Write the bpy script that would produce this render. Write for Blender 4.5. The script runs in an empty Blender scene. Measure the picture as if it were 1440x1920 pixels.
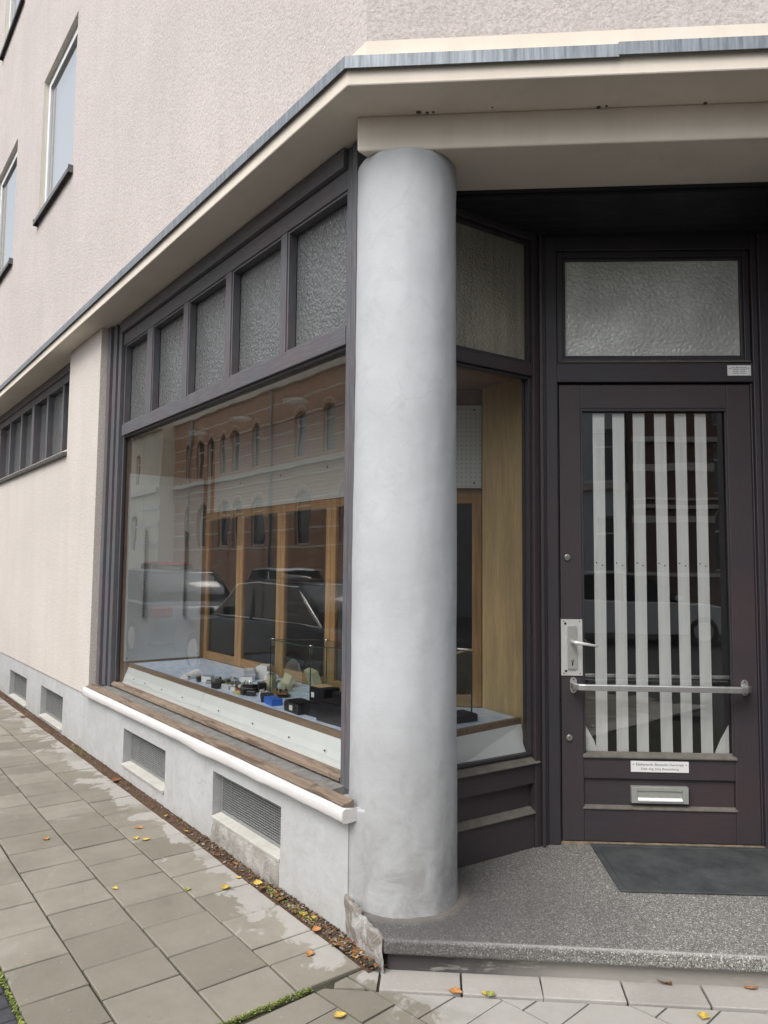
import bpy, bmesh, math, random
from mathutils import Matrix, Vector, noise as mnoise
random.seed(7)
PI = math.pi
S = bpy.context.scene
COL = S.collection

# ------------------------------------------------------------ camera
cam_d = bpy.data.cameras.new("camera"); cam = bpy.data.objects.new("camera", cam_d); COL.objects.link(cam)
cam_d.sensor_fit = 'VERTICAL'; cam_d.sensor_height = 36.0
cam_d.lens = 1390.0 / 1920.0 * 36.0
cam_d.clip_start = 0.05; cam_d.clip_end = 500
pitch = math.atan(101 / 1390.0)
cam.matrix_world = Matrix.Translation((0, 0, 1.45)) @ Matrix.Rotation(PI / 2 + pitch, 4, 'X') @ Matrix.Rotation(0.0092, 4, 'Z')
S.camera = cam
S.render.resolution_x = 768; S.render.resolution_y = 1024

# ------------------------------------------------------------ world, sun, exposure
SUN_EL, SUN_AZ = math.radians(52), math.radians(215)
W = bpy.data.worlds.new("World"); S.world = W; W.use_nodes = True
nt = W.node_tree; bg = nt.nodes['Background']
sky = nt.nodes.new('ShaderNodeTexSky'); sky.sky_type = 'NISHITA'; sky.sun_disc = False
sky.sun_elevation = SUN_EL; sky.sun_rotation = SUN_AZ; sky.dust_density = 4.0; sky.air_density = 1.3
hs = nt.nodes.new('ShaderNodeHueSaturation'); hs.inputs['Saturation'].default_value = 0.28
nt.links.new(sky.outputs[0], hs.inputs['Color']); nt.links.new(hs.outputs[0], bg.inputs[0])
bg.inputs[1].default_value = 0.15
sd = bpy.data.lights.new("sun", 'SUN'); sd.energy = 0.9; sd.angle = math.radians(35); sd.color = (1, 0.97, 0.93)
sun = bpy.data.objects.new("sun", sd); COL.objects.link(sun)
sun.rotation_euler = (PI / 2 - SUN_EL, 0, PI - SUN_AZ)
sun.location = (0, 0, 20)
vs = S.view_settings; vs.view_transform = 'Standard'; vs.look = 'None'; vs.gamma = 1; vs.exposure = 0.80
S.cycles.transparent_max_bounces = 32; S.cycles.max_bounces = 10; S.cycles.glossy_bounces = 6
S.cycles.use_denoising = True
S.cycles.caustics_reflective = False; S.cycles.caustics_refractive = False

# ------------------------------------------------------------ frames
class Frame:
    def __init__(s, O, ang):
        s.O = Vector((O[0], O[1])); s.e = Vector((math.sin(ang), math.cos(ang))); s.n = Vector((-s.e.y, s.e.x))
        s.th = math.atan2(s.e.y, s.e.x)
    def w(s, a, b):
        p = s.O + a * s.e + b * s.n; return (p.x, p.y)
    def mat(s, a, b, z):
        x, y = s.w(a, b); return Matrix.Translation((x, y, z)) @ Matrix.Rotation(s.th, 4, 'Z')
    def loc(s, p):
        q = Vector((p[0], p[1])) - s.O; return (q.dot(s.e), q.dot(s.n))
LF = Frame((-0.1412, 3.0137), math.radians(-37.3))      # left facade, y towards the street
PF = Frame((0.7605, 3.6809), math.radians(56.55))       # small side window, y into the display
DF = Frame((0.8786, 3.6907), math.radians(92.5))        # door plane, y into the house
FF = Frame((0.01406, 2.75206), math.radians(94.4))      # front edge, y into the house
WF = Frame((0, 0), math.radians(90))                    # world

WM = {}
def tag(o, label=None, cat=None, group=None, kind=None):
    if label: o['label'] = label
    if cat: o['category'] = cat
    if group: o['group'] = group
    if kind: o['kind'] = kind
    return o
def place(o, M, parent=None):
    WM[o] = M
    if parent is not None:
        o.parent = parent; o.matrix_basis = WM[parent].inverted() @ M
    else:
        o.matrix_basis = M
    return o
def empty(name, fr, a, b, z, rot=0, parent=None):
    o = bpy.data.objects.new(name, None); COL.objects.link(o); o.empty_display_size = .1
    return place(o, fr.mat(a, b, z) @ Matrix.Rotation(rot, 4, 'Z'), parent)

class MB:
    def __init__(s): s.v = []; s.f = []; s.m = []; s.sm = []
    def face(s, idx, m=0, sm=False): s.f.append(tuple(idx)); s.m.append(m); s.sm.append(sm)
    def quad(s, a, b, c, d, m=0):
        i = len(s.v); s.v += [a, b, c, d]; s.face((i, i+1, i+2, i+3), m)
    def box(s, x0, x1, y0, y1, z0, z1, m=0):
        if x0 > x1: x0, x1 = x1, x0
        if y0 > y1: y0, y1 = y1, y0
        if z0 > z1: z0, z1 = z1, z0
        i = len(s.v)
        s.v += [(x0,y0,z0),(x1,y0,z0),(x1,y1,z0),(x0,y1,z0),(x0,y0,z1),(x1,y0,z1),(x1,y1,z1),(x0,y1,z1)]
        for q in ((0,3,2,1),(4,5,6,7),(0,1,5,4),(1,2,6,5),(2,3,7,6),(3,0,4,7)): s.face([i+k for k in q], m)
    def prism(s, poly, z0, z1, m=0, mt=None, axis='z'):
        """poly of 2D points (counter-clockwise), extruded along axis"""
        n = len(poly); i = len(s.v)
        def P(p, h):
            if axis == 'z': return (p[0], p[1], h)
            if axis == 'x': return (h, p[0], p[1])
            return (p[0], h, p[1])
        s.v += [P(p, z0) for p in poly] + [P(p, z1) for p in poly]
        s.face([i+k for k in reversed(range(n))], m); s.face([i+n+k for k in range(n)], m if mt is None else mt)
        for k in range(n):
            s.face((i+k, i+(k+1) % n, i+n+(k+1) % n, i+n+k), m)
    def lathe(s, prof, n=24, c=(0,0), m=0, cap=True, a0=0, a1=2*PI, fn=None):
        full = abs(a1-a0-2*PI) < 1e-6; cnt = n if full else n+1
        i = len(s.v)
        for (r, z) in prof:
            for k in range(cnt):
                a = a0+(a1-a0)*k/n; rr = r
                if fn: rr = fn(r, z, a)
                s.v.append((c[0]+rr*math.cos(a), c[1]+rr*math.sin(a), z))
        for j in range(len(prof)-1):
            for k in range(n if full else n):
                k2 = (k+1) % cnt
                s.face((i+j*cnt+k, i+j*cnt+k2, i+(j+1)*cnt+k2, i+(j+1)*cnt+k), m, True)
        if cap:
            s.face([i+k for k in reversed(range(cnt))], m); s.face([i+(len(prof)-1)*cnt+k for k in range(cnt)], m)
    def tube(s, pts, r, n=10, m=0, sq=False):
        """tube through 3D points"""
        i = len(s.v); P = [Vector(p) for p in pts]
        for j, p in enumerate(P):
            d = (P[min(j+1, len(P)-1)]-P[max(j-1, 0)]).normalized()
            up = Vector((0,0,1)) if abs(d.z) < .9 else Vector((1,0,0))
            a = d.cross(up).normalized(); b = a.cross(d).normalized()
            rr = r[j] if isinstance(r, (list, tuple)) else r
            for k in range(n):
                t = 2*PI*k/n+(PI/4 if n == 4 else 0)
                s.v.append(tuple(p+rr*(math.cos(t)*a+math.sin(t)*b)))
        for j in range(len(P)-1):
            for k in range(n):
                s.face((i+j*n+k, i+j*n+(k+1) % n, i+(j+1)*n+(k+1) % n, i+(j+1)*n+k), m, True)
        s.face([i+k for k in range(n)], m); s.face([i+(len(P)-1)*n+k for k in reversed(range(n))], m)
    def wall(s, x0, x1, z0, z1, y0, y1, ops=(), m=0, mr=None, face_front=1):
        """plate between y0 and y1 with rectangular openings (xa,xb,za,zb)"""
        mr = m if mr is None else mr
        xs = sorted(set([x0, x1]+[c for o in ops for c in o[:2] if x0 < c < x1]))
        zs = sorted(set([z0, z1]+[c for o in ops for c in o[2:4] if z0 < c < z1]))
        def filled(i, j):
            if i < 0 or j < 0 or i >= len(xs)-1 or j >= len(zs)-1: return None
            cx = (xs[i]+xs[i+1])/2; cz = (zs[j]+zs[j+1])/2
            return not any(o[0] < cx < o[1] and o[2] < cz < o[3] for o in ops)
        for i in range(len(xs)-1):
            for j in range(len(zs)-1):
                if not filled(i, j): continue
                a, b, c, d = xs[i], xs[i+1], zs[j], zs[j+1]
                s.quad((a,y1,c),(a,y1,d),(b,y1,d),(b,y1,c), m)
                s.quad((a,y0,c),(b,y0,c),(b,y0,d),(a,y0,d), m)
                for di, dj, q in ((-1,0,((a,y0,c),(a,y0,d),(a,y1,d),(a,y1,c))),(1,0,((b,y0,c),(b,y1,c),(b,y1,d),(b,y0,d))),
                                  (0,-1,((a,y0,c),(a,y1,c),(b,y1,c),(b,y0,c))),(0,1,((a,y0,d),(b,y0,d),(b,y1,d),(a,y1,d)))):
                    f = filled(i+di, j+dj)
                    if f is None: s.quad(*q, m)
                    elif not f: s.quad(*q, mr)
    def ring(s, x0, x1, z0, z1, w, y0, y1, m=0, wt=None, wb=None):
        """rectangular frame, stiles run through, rails butt between"""
        wt = w if wt is None else wt; wb = w if wb is None else wb
        s.box(x0, x0+w, y0, y1, z0, z1, m); s.box(x1-w, x1, y0, y1, z0, z1, m)
        s.box(x0+w, x1-w, y0, y1, z1-wt, z1, m); s.box(x0+w, x1-w, y0, y1, z0, z0+wb, m)
    def build(s, name, mats, fr=WF, parent=None, base=(0,0,0), bevel=0, seg=2, rot=0, subd=0):
        me = bpy.data.meshes.new(name)
        bx, by, bz = base
        if rot:
            R = Matrix.Rotation(-rot, 4, 'Z')
            me.from_pydata([tuple(R @ Vector((v[0]-bx, v[1]-by, v[2]-bz))) for v in s.v], [], s.f)
        else:
            me.from_pydata([(v[0]-bx, v[1]-by, v[2]-bz) for v in s.v], [], s.f)
        if not isinstance(mats, (list, tuple)): mats = [mats]
        for mm in mats: me.materials.append(mm)
        me.polygons.foreach_set('material_index', s.m); me.polygons.foreach_set('use_smooth', s.sm)
        bm = bmesh.new(); bm.from_mesh(me)
        bmesh.ops.recalc_face_normals(bm, faces=bm.faces); bm.to_mesh(me); bm.free()
        me.update()
        o = bpy.data.objects.new(name, me); COL.objects.link(o)
        place(o, fr.mat(bx, by, bz) @ Matrix.Rotation(rot, 4, 'Z'), parent)
        if bevel:
            b = o.modifiers.new('bevel', 'BEVEL'); b.width = bevel; b.segments = seg; b.limit_method = 'ANGLE'; b.harden_normals = False
        if subd:
            b = o.modifiers.new('sub', 'SUBSURF'); b.levels = subd; b.render_levels = subd
        return o

# ------------------------------------------------------------ materials
class N:
    def __init__(s, name):
        s.m = bpy.data.materials.new(name); s.m.use_nodes = True; s.t = s.m.node_tree
        s.b = s.t.nodes['Principled BSDF']; s.out = s.t.nodes['Material Output']
        tc = s.t.nodes.new('ShaderNodeTexCoord'); s.co = tc.outputs['Object']
    def node(s, typ, **kw):
        n = s.t.nodes.new(typ)
        for k, v in kw.items(): setattr(n, k, v)
        return n
    def link(s, a, b): s.t.links.new(a, b)
    def inp(s, sock, v):
        if isinstance(v, bpy.types.NodeSocket): s.link(v, sock)
        elif v is not None:
            if hasattr(sock.default_value, '__len__') and not hasattr(v, '__len__'): v = (v, v, v)
            if hasattr(v, '__len__') and len(v) == 3 and len(sock.default_value) == 4: v = (*v, 1)
            sock.default_value = v
    def mapping(s, scale=(1,1,1), rot=(0,0,0), loc=(0,0,0), co=None):
        n = s.node('ShaderNodeMapping'); s.link(co or s.co, n.inputs[0])
        n.inputs['Scale'].default_value = scale; n.inputs['Rotation'].default_value = rot; n.inputs['Location'].default_value = loc
        return n.outputs[0]
    def noise(s, scale, detail=4, rough=.55, co=None, dist=0):
        n = s.node('ShaderNodeTexNoise'); s.link(co or s.co, n.inputs['Vector'])
        n.inputs['Scale'].default_value = scale; n.inputs['Detail'].default_value = detail; n.inputs['Roughness'].default_value = rough
        n.inputs['Distortion'].default_value = dist
        return n.outputs['Fac']
    def voro(s, scale, feature='F1', co=None, out='Distance', rnd=1):
        n = s.node('ShaderNodeTexVoronoi'); n.feature = feature; s.link(co or s.co, n.inputs['Vector'])
        n.inputs['Scale'].default_value = scale; n.inputs['Randomness'].default_value = rnd
        return n.outputs[out]
    def ramp(s, fac, stops):
        n = s.node('ShaderNodeValToRGB'); s.link(fac, n.inputs[0]); e = n.color_ramp.elements
        while len(e) < len(stops): e.new(.5)
        for k, (p, c) in enumerate(stops):
            e[k].position = p; e[k].color = (c, c, c, 1) if not hasattr(c, '__len__') else (*c, 1)
        return n.outputs[0]
    def mix(s, fac, a, b, mode='MIX'):
        n = s.node('ShaderNodeMix'); n.data_type = 'RGBA'; n.blend_type = mode
        s.inp(n.inputs[0], fac); s.inp(n.inputs[6], a); s.inp(n.inputs[7], b)
        return n.outputs[2]
    def math(s, op, a, b=None, c=None, clamp=False):
        n = s.node('ShaderNodeMath', operation=op); n.use_clamp = clamp
        s.inp(n.inputs[0], a)
        if b is not None: s.inp(n.inputs[1], b)
        if c is not None: s.inp(n.inputs[2], c)
        return n.outputs[0]
    def sep(s, co=None):
        n = s.node('ShaderNodeSeparateXYZ'); s.link(co or s.co, n.inputs[0]); return n.outputs
    def comb(s, x, y, z):
        n = s.node('ShaderNodeCombineXYZ'); s.inp(n.inputs[0], x); s.inp(n.inputs[1], y); s.inp(n.inputs[2], z); return n.outputs[0]
    def bump(s, h, strength=.3, dist=.01, normal=None):
        n = s.node('ShaderNodeBump'); s.link(h, n.inputs['Height']); n.inputs['Strength'].default_value = strength
        n.inputs['Distance'].default_value = dist
        if normal is not None: s.link(normal, n.inputs['Normal'])
        return n.outputs[0]
    def fin(s, col, rough=.6, metal=0, normal=None, spec=.5):
        s.inp(s.b.inputs['Base Color'], col); s.inp(s.b.inputs['Roughness'], rough); s.b.inputs['Metallic'].default_value = metal
        s.b.inputs['Specular IOR Level'].default_value = spec
        if normal is not None: s.link(normal, s.b.inputs['Normal'])
        return s.m

def plain(name, c, rough=.5, metal=0, var=.12, scale=12, bump=.0, bscale=60, spec=.5):
    k = N(name); n = k.noise(scale, 5)
    col = k.mix(k.ramp(n, [(.3, 0), (.7, 1)]), tuple(x*(1-var) for x in c), tuple(min(1, x*(1+var)) for x in c))
    nm = k.bump(k.noise(bscale, 3), bump, .004) if bump else None
    return k.fin(col, rough, metal, nm, spec)

def stucco(name, c, grain=110, strength=.55, dist=.006, cells=True):
    k = N(name)
    big = k.noise(1.1, 4); streak = k.noise(1.6, 6, .65, co=k.mapping((2.5, 2.5, .3)), dist=.8)
    col = k.mix(k.ramp(big, [(.35, 0), (.65, 1)]), tuple(x*.94 for x in c), tuple(x*1.04 for x in c))
    col = k.mix(k.math('MULTIPLY', k.ramp(streak, [(.45, 0), (.75, 1)]), .6), col, tuple(x*y for x, y in zip(c, (.86, .86, .82))))
    g = k.noise(grain, 3, .7); v = k.noise(grain*.45, 2, .6)
    h = k.math('ADD', k.math('MULTIPLY', g, .6), k.math('MULTIPLY', v, .7)) if cells else g
    if cells:
        col = k.mix(k.ramp(g, [(.38, .75), (.5, 0)]), col, tuple(x*.72 for x in c))
        col = k.mix(k.ramp(g, [(.54, 0), (.66, .6)]), col, tuple(min(.95, x*1.18) for x in c))
    return k.fin(col, .93, 0, k.bump(h, strength, dist), .2)

def painted_plaster(name, c, dirt=(.33,.32,.30), strength=.4, crack=.5):
    k = N(name)
    n1 = k.noise(2.2, 6, .6); n2 = k.noise(9, 8, .7, dist=.6); n3 = k.noise(45, 5, .65); x = k.sep()
    col = k.mix(k.ramp(n1, [(.35, 0), (.65, 1)]), tuple(v*.9 for v in c), tuple(v*1.06 for v in c))
    col = k.mix(k.math('MULTIPLY', k.ramp(n2, [(.52, 0), (.72, 1)]), .4), col, tuple(v*.78 for v in c))
    # splash dirt rising from the ground, stays on the paint
    low = k.node('ShaderNodeMapRange'); k.link(x[2], low.inputs[0]); low.inputs[1].default_value = .85; low.inputs[2].default_value = .0
    col = k.mix(k.math('MULTIPLY', k.math('MULTIPLY', low.outputs[0], k.ramp(n2, [(.30, .35), (.60, 1)])), .8), col, dirt)
    sp = k.voro(38); spn = k.noise(7, 3)
    fl = k.math('MULTIPLY', k.ramp(sp, [(.05, 1), (.09, 0)]), k.ramp(spn, [(.6, 0), (.64, 1)]))
    col = k.mix(fl, col, (.66, .66, .64))
    # hairline cracks
    cr = k.voro(2.6, 'DISTANCE_TO_EDGE', co=k.mapping((1,1,1), co=k.mix(.12, k.co, k.noise(5, 4))))
    cm = k.math('MULTIPLY', k.ramp(cr, [(.0, 1), (.008, 0)]), k.ramp(k.noise(1.7, 2), [(.55, 0), (.62, crack)]))
    col = k.mix(cm, col, tuple(v*.5 for v in c))
    h = k.math('ADD', k.math('MULTIPLY', n3, .35), k.math('MULTIPLY', k.noise(9, 6, .62, co=k.mapping((1,1,1.3))), .9))
    return k.fin(col, .72, 0, k.bump(h, strength, .008), .35)

NOX = {}
def wood_paint(name, c, worn=(.16,.14,.12), wear=.35, rough=.42, axis='z'):
    if axis == 'z': NOX[name+'_x'] = wood_paint(name+'_x', c, worn, wear, rough, 'x')
    k = N(name)
    sc = (26, 26, 1.6) if axis == 'z' else (1.6, 26, 26)
    g = k.noise(6, 5, .6, co=k.mapping(sc)); n = k.noise(2.4, 4); f = k.noise(30, 4, .7)
    col = k.mix(k.ramp(n, [(.4, 0), (.62, 1)]), c, (c[0]*1.15, c[1]*.92, c[2]*.92))
    col = k.mix(k.math('MULTIPLY', k.ramp(g, [(.45, 0), (.7, 1)]), wear), col, worn)
    ch = k.math('MULTIPLY', k.ramp(f, [(.72, 0), (.75, 1)]), k.ramp(k.noise(3.1, 2), [(.56, 0), (.62, 1)]))
    col = k.mix(k.math('MULTIPLY', ch, .7), col, (.42, .40, .36))
    return k.fin(col, k.ramp(n, [(.3, rough*.9), (.7, rough*1.3)]), 0, k.bump(g, .18, .003), .5)

def weathered(name, c1, c2, c3, axis='x'):
    k = N(name); sc = (1.2, 20, 20) if axis == 'x' else (20, 20, 1.2)
    g = k.noise(5, 8, .7, co=k.mapping(sc)); n = k.noise(7, 6, .7); p = k.noise(3, 5, .7, co=k.mapping((.8, 6, 6)))
    col = k.mix(k.ramp(g, [(.32, 0), (.66, 1)]), c1, c2)
    col = k.mix(k.ramp(p, [(.52, 0), (.6, .85)]), col, c3)
    col = k.mix(k.ramp(n, [(.62, 0), (.7, .6)]), col, tuple(v*.35 for v in c1))
    return k.fin(col, .75, 0, k.bump(k.math('ADD', g, k.math('MULTIPLY', p, .6)), .6, .006), .3)

def raw_wood(name, c, axis='z', rough=.4, dark=.62):
    k = N(name); sc = (9, 9, .7) if axis == 'z' else (.7, 9, 9)
    if axis == 'y': sc = (9, .7, 9)
    g = k.noise(3, 6, .6, co=k.mapping(sc), dist=1.3); f = k.noise(14, 4, .6, co=k.mapping(sc))
    col = k.mix(k.ramp(g, [(.3, 0), (.7, 1)]), tuple(v*dark for v in c), tuple(v*1.12 for v in c))
    col = k.mix(k.math('MULTIPLY', k.ramp(f, [(.5, 0), (.7, 1)]), .35), col, tuple(v*.5 for v in c))
    kn = k.voro(2.3, co=k.mapping((1,1,.45)))
    col = k.mix(k.ramp(kn, [(.03, .8), (.07, 0)]), col, tuple(v*.35 for v in c))
    return k.fin(col, rough, 0, k.bump(f, .1, .002), .45)

def glass(name, tint=(.93,.95,.94), wav=.02, base=.045, power=5.0, rough=0.0):
    k = N(name); k.t.nodes.remove(k.b)
    geo = k.node('ShaderNodeNewGeometry')
    nb = k.bump(k.noise(1.7, 2), wav, .05)
    dt = k.node('ShaderNodeVectorMath', operation='DOT_PRODUCT'); k.link(geo.outputs['Incoming'], dt.inputs[0]); k.link(geo.outputs['Normal'], dt.inputs[1])
    c = k.math('ABSOLUTE', dt.outputs['Value']); p = k.math('POWER', k.math('SUBTRACT', 1.0, c, clamp=True), power)
    f = k.math('MULTIPLY_ADD', p, 1-base, base, clamp=True)
    tr = k.node('ShaderNodeBsdfTransparent'); tr.inputs[0].default_value = (*tint, 1)
    gl = k.node('ShaderNodeBsdfGlossy'); gl.inputs['Roughness'].default_value = rough; k.link(nb, gl.inputs['Normal'])
    mx = k.node('ShaderNodeMixShader'); k.link(f, mx.inputs[0]); k.link(tr.outputs[0], mx.inputs[1]); k.link(gl.outputs[0], mx.inputs[2])
    k.link(mx.outputs[0], k.out.inputs[0]); return k.m

def ornament_glass(name, c, dirt, scale=85, rough=.12, stain=.5, strength=.8, streaks=False):
    k = N(name)
    v = k.voro(scale, 'SMOOTH_F1', co=k.mapping((1,1,1), co=k.mix(.02, k.co, k.noise(scale*.5, 2))))
    e = k.voro(scale*.6, 'DISTANCE_TO_EDGE')
    n = k.noise(2.1, 4); st = k.noise(5, 5, .6, co=k.mapping((7, 7, .35)) if streaks else k.co)
    col = k.mix(k.ramp(n, [(.35, 0), (.65, stain)]), c, dirt)
    col = k.mix(k.math('MULTIPLY', k.ramp(st, [(.4, 0), (.7, 1)]), .6 if streaks else .25), col, dirt)
    col = k.mix(k.ramp(e, [(.0, .5), (.14, 0)]), col, tuple(x*.55 for x in c))
    h = k.math('ADD', v, k.math('MULTIPLY', e, .6))
    return k.fin(col, rough, 0, k.bump(h, strength, .004), .8)

M = {}
M['render'] = stucco('rough_render', (.54, .490, .472), grain=85, strength=.9)
M['render_low'] = stucco('rough_render_ground_floor', (.58, .535, .50), grain=80)
M['cream'] = stucco('smooth_cream_plaster', (.72, .655, .575), grain=30, strength=.25, dist=.004, cells=False)
M['reveal'] = stucco('reveal_plaster', (.62, .585, .52), grain=40, strength=.15, dist=.003, cells=False)
M['plinth'] = painted_plaster('grey_painted_plinth', (.49, .51, .535))
M['column'] = painted_plaster('grey_painted_column', (.455, .468, .488), dirt=(.22,.215,.20), strength=.38, crack=.16)
M['sill_white'] = painted_plaster('white_painted_sill', (.66, .66, .67), dirt=(.6,.58,.56), strength=.5)
M['vent_sill'] = painted_plaster('pale_grille_sill', (.56, .56, .53), dirt=(.40,.38,.34), strength=.5)
M['concrete'] = (lambda k: k.fin(k.mix(k.ramp(k.noise(6, 8, .75), [(.35, 0), (.65, 1)]), (.19,.175,.155), (.40,.385,.36)), .9, 0, k.bump(k.noise(22, 8, .7), .8, .02), .2))(N('broken_concrete'))
M['frame'] = wood_paint('dark_painted_wood', (.031, .030, .036), worn=(.066,.064,.068), wear=.2)
M['frame_grey'] = wood_paint('weathered_grey_painted_wood', (.088, .092, .103), worn=(.17,.175,.182), wear=.5, rough=.42)  # weathered wood, its grey raised to carry the sky's reflection in the colour
M['frame_red'] = wood_paint('dark_reddish_wood', (.040, .035, .040), worn=(.066,.060,.064), wear=.25)
M['frame_dust'] = plain('dusty_wood_ledge', (.115, .105, .09), .7, 0, .25, 20, .3)
M['soffit_dark'] = wood_paint('black_stained_boards', (.006, .006, .011), worn=(.012,.012,.018), wear=.2, rough=.6)
M['oldwood'] = weathered('weathered_brown_wood', (.135, .098, .070), (.245, .19, .145), (.085, .058, .042))
M['oldwood_v'] = weathered('weathered_brown_wood_upright', (.10, .085, .075), (.17, .155, .14), (.07, .045, .035), 'z')
M['greyledge'] = plain('grey_putty_ledge', (.16, .155, .145), .85, 0, .3, 25, .4)
M['oak'] = raw_wood('varnished_oak', (.40, .235, .10), rough=.33)
M['oak_x'] = raw_wood('varnished_oak_rail', (.38, .22, .095), axis='x', rough=.33)
M['trimwood'] = raw_wood('dull_wood_trim', (.27, .18, .115), axis='x', rough=.5)
M['plywood'] = raw_wood('pale_plywood', (.56, .40, .20), rough=.5, dark=.75)
M['plyside'] = raw_wood('brown_lining_board', (.30, .20, .125), rough=.5, dark=.8)
M['apron'] = plain('white_laminate', (.84, .87, .87), .4, 0, .03, 6)
M['zinc'] = (lambda k: k.fin(k.mix(k.ramp(k.noise(4, 6, .7, co=k.mapping((12, 12, .8))), [(.35, 0), (.65, 1)]), (.13,.15,.17), (.30,.33,.36)), .5, .35, None, .5))(N('zinc_flashing'))
M['sill_metal'] = plain('dark_window_ledge_metal', (.12, .122, .12), .45, .3, .2, 8)
M['pvc'] = plain('white_window_plastic', (.78, .79, .80), .3, 0, .03, 4)
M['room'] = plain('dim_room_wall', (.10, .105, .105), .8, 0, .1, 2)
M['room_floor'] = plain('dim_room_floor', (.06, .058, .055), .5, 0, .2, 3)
M['sky_white'] = plain('sky_white_backing', (.80, .84, .88), .8, 0, .03, 3)  # white of an added sheet, standing in for sky reflected upstairs
M['alu'] = plain('brushed_aluminium', (.62, .62, .61), .32, .85, .08, 40)
M['alu_plate'] = plain('pale_aluminium_plate', (.72, .72, .70), .38, .5, .05, 40)
M['steel'] = plain('dull_nickel', (.42, .40, .37), .35, .9, .1, 60)
M['letter'] = plain('brushed_letterbox_metal', (.50, .51, .48), .4, .6, .06, 50)
M['strip'] = (lambda k: k.fin(k.mix(k.ramp(k.noise(3, 5, .6, co=k.mapping((9,9,.8))), [(.35,0),(.65,1)]), (.80,.81,.80), (.93,.94,.93)), .33, .45, k.bump(k.noise(7, 4), .25, .004), .5))(N('frosted_strip'))
M['plaque'] = plain('engraved_plate', (.78, .78, .78), .35, .1, .03, 20)
M['ink'] = plain('black_lettering', (.02, .02, .03), .5, 0, .1, 20)
M['black'] = plain('black_plastic', (.014, .014, .018), .32, 0, .3, 30)
M['dark'] = plain('dark_hole', (.012, .012, .012), .9, 0, .1, 10)
M['mesh'] = plain('galvanised_wire', (.30, .31, .31), .5, .5, .15, 60)
M['glass'] = glass('shop_window_glass', (.93, .94, .925), .022, base=.18, power=2.5)
M['glass_door'] = glass('door_glass', (.95, .96, .955), .02, base=.17, power=3.0)
M['glass_in'] = glass('inner_glass', (.80, .83, .81), .01, base=.07)
M['glass_cube'] = glass('showcase_glass', (.90, .94, .92), .0, base=.05)
M['glass_up'] = glass('upstairs_glass', (.9, .92, .93), .01, base=.55, power=1.8)
M['orn_dark'] = ornament_glass('ornament_glass_dusty', (.115, .122, .126), (.165, .17, .168), scale=70, rough=.12, strength=1.0)
M['orn_sky'] = ornament_glass('ornament_glass_sky_pale', (.80, .83, .80), (.34, .345, .32), scale=62, rough=.16, stain=.8, strength=1.0)  # pale base colour carries the sky mirrored in the pane above the door
M['orn_dirty'] = ornament_glass('ornament_glass_streaked', (.34, .325, .26), (.14, .13, .09), scale=90, rough=.3, streaks=True)
M['rubber'] = (lambda k: k.fin(k.mix(k.ramp(k.noise(5, 6, .7), [(.35,0),(.7,1)]), (.030,.034,.036), (.075,.08,.082)), .62, 0, k.bump(k.noise(120, 3), .35, .003), .4))(N('grey_rubber'))

def terrazzo():
    k = N('terrazzo')
    v = k.node('ShaderNodeTexVoronoi'); k.link(k.co, v.inputs['Vector']); v.inputs['Scale'].default_value = 400
    rnd = k.sep(v.outputs['Color'])
    v2 = k.voro(210, out='Color'); r2 = k.sep(v2)
    col = k.ramp(rnd[0], [(.0, (.04,.04,.04)), (.3, (.09,.088,.082)), (.58, (.18,.175,.16)), (.85, (.36,.35,.33))])
    col = k.mix(k.ramp(r2[1], [(.93, 0), (.94, .8)]), col, (.55,.53,.50))
    col = k.mix(k.ramp(r2[0], [(.90, 0), (.91, .8)]), col, (.06,.055,.05))
    x = k.sep()
    # grime round the foot of the column and along the left end
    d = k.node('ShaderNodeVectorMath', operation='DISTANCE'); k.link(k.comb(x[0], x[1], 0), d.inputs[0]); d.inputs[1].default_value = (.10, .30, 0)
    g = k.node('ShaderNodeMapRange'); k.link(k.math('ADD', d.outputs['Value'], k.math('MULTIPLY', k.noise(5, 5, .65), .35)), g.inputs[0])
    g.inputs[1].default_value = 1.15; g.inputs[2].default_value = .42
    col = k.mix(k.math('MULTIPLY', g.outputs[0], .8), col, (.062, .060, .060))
    dn = k.node('ShaderNodeVectorMath', operation='DISTANCE'); k.link(k.comb(x[0], x[1], 0), dn.inputs[0]); dn.inputs[1].default_value = (.044, .395, 0)
    pk = k.node('ShaderNodeMapRange'); k.link(k.math('ADD', dn.outputs['Value'], k.math('MULTIPLY', k.noise(14, 4), .06)), pk.inputs[0])
    pk.inputs[1].default_value = .315; pk.inputs[2].default_value = .275
    col = k.mix(k.math('MULTIPLY', pk.outputs[0], .5), col, (.20, .175, .155))
    edge = k.ramp(k.math('ABSOLUTE', k.math('SUBTRACT', x[1], .010)), [(.0, .55), (.009, 0)])
    col = k.mix(k.math('MULTIPLY', edge, k.ramp(x[0], [(.12, .1), (.6, 1)])), col, (.50, .49, .47))
    return k.fin(col, .62, 0, k.bump(rnd[0], .18, .002), .4)
M['terrazzo'] = terrazzo()

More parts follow.
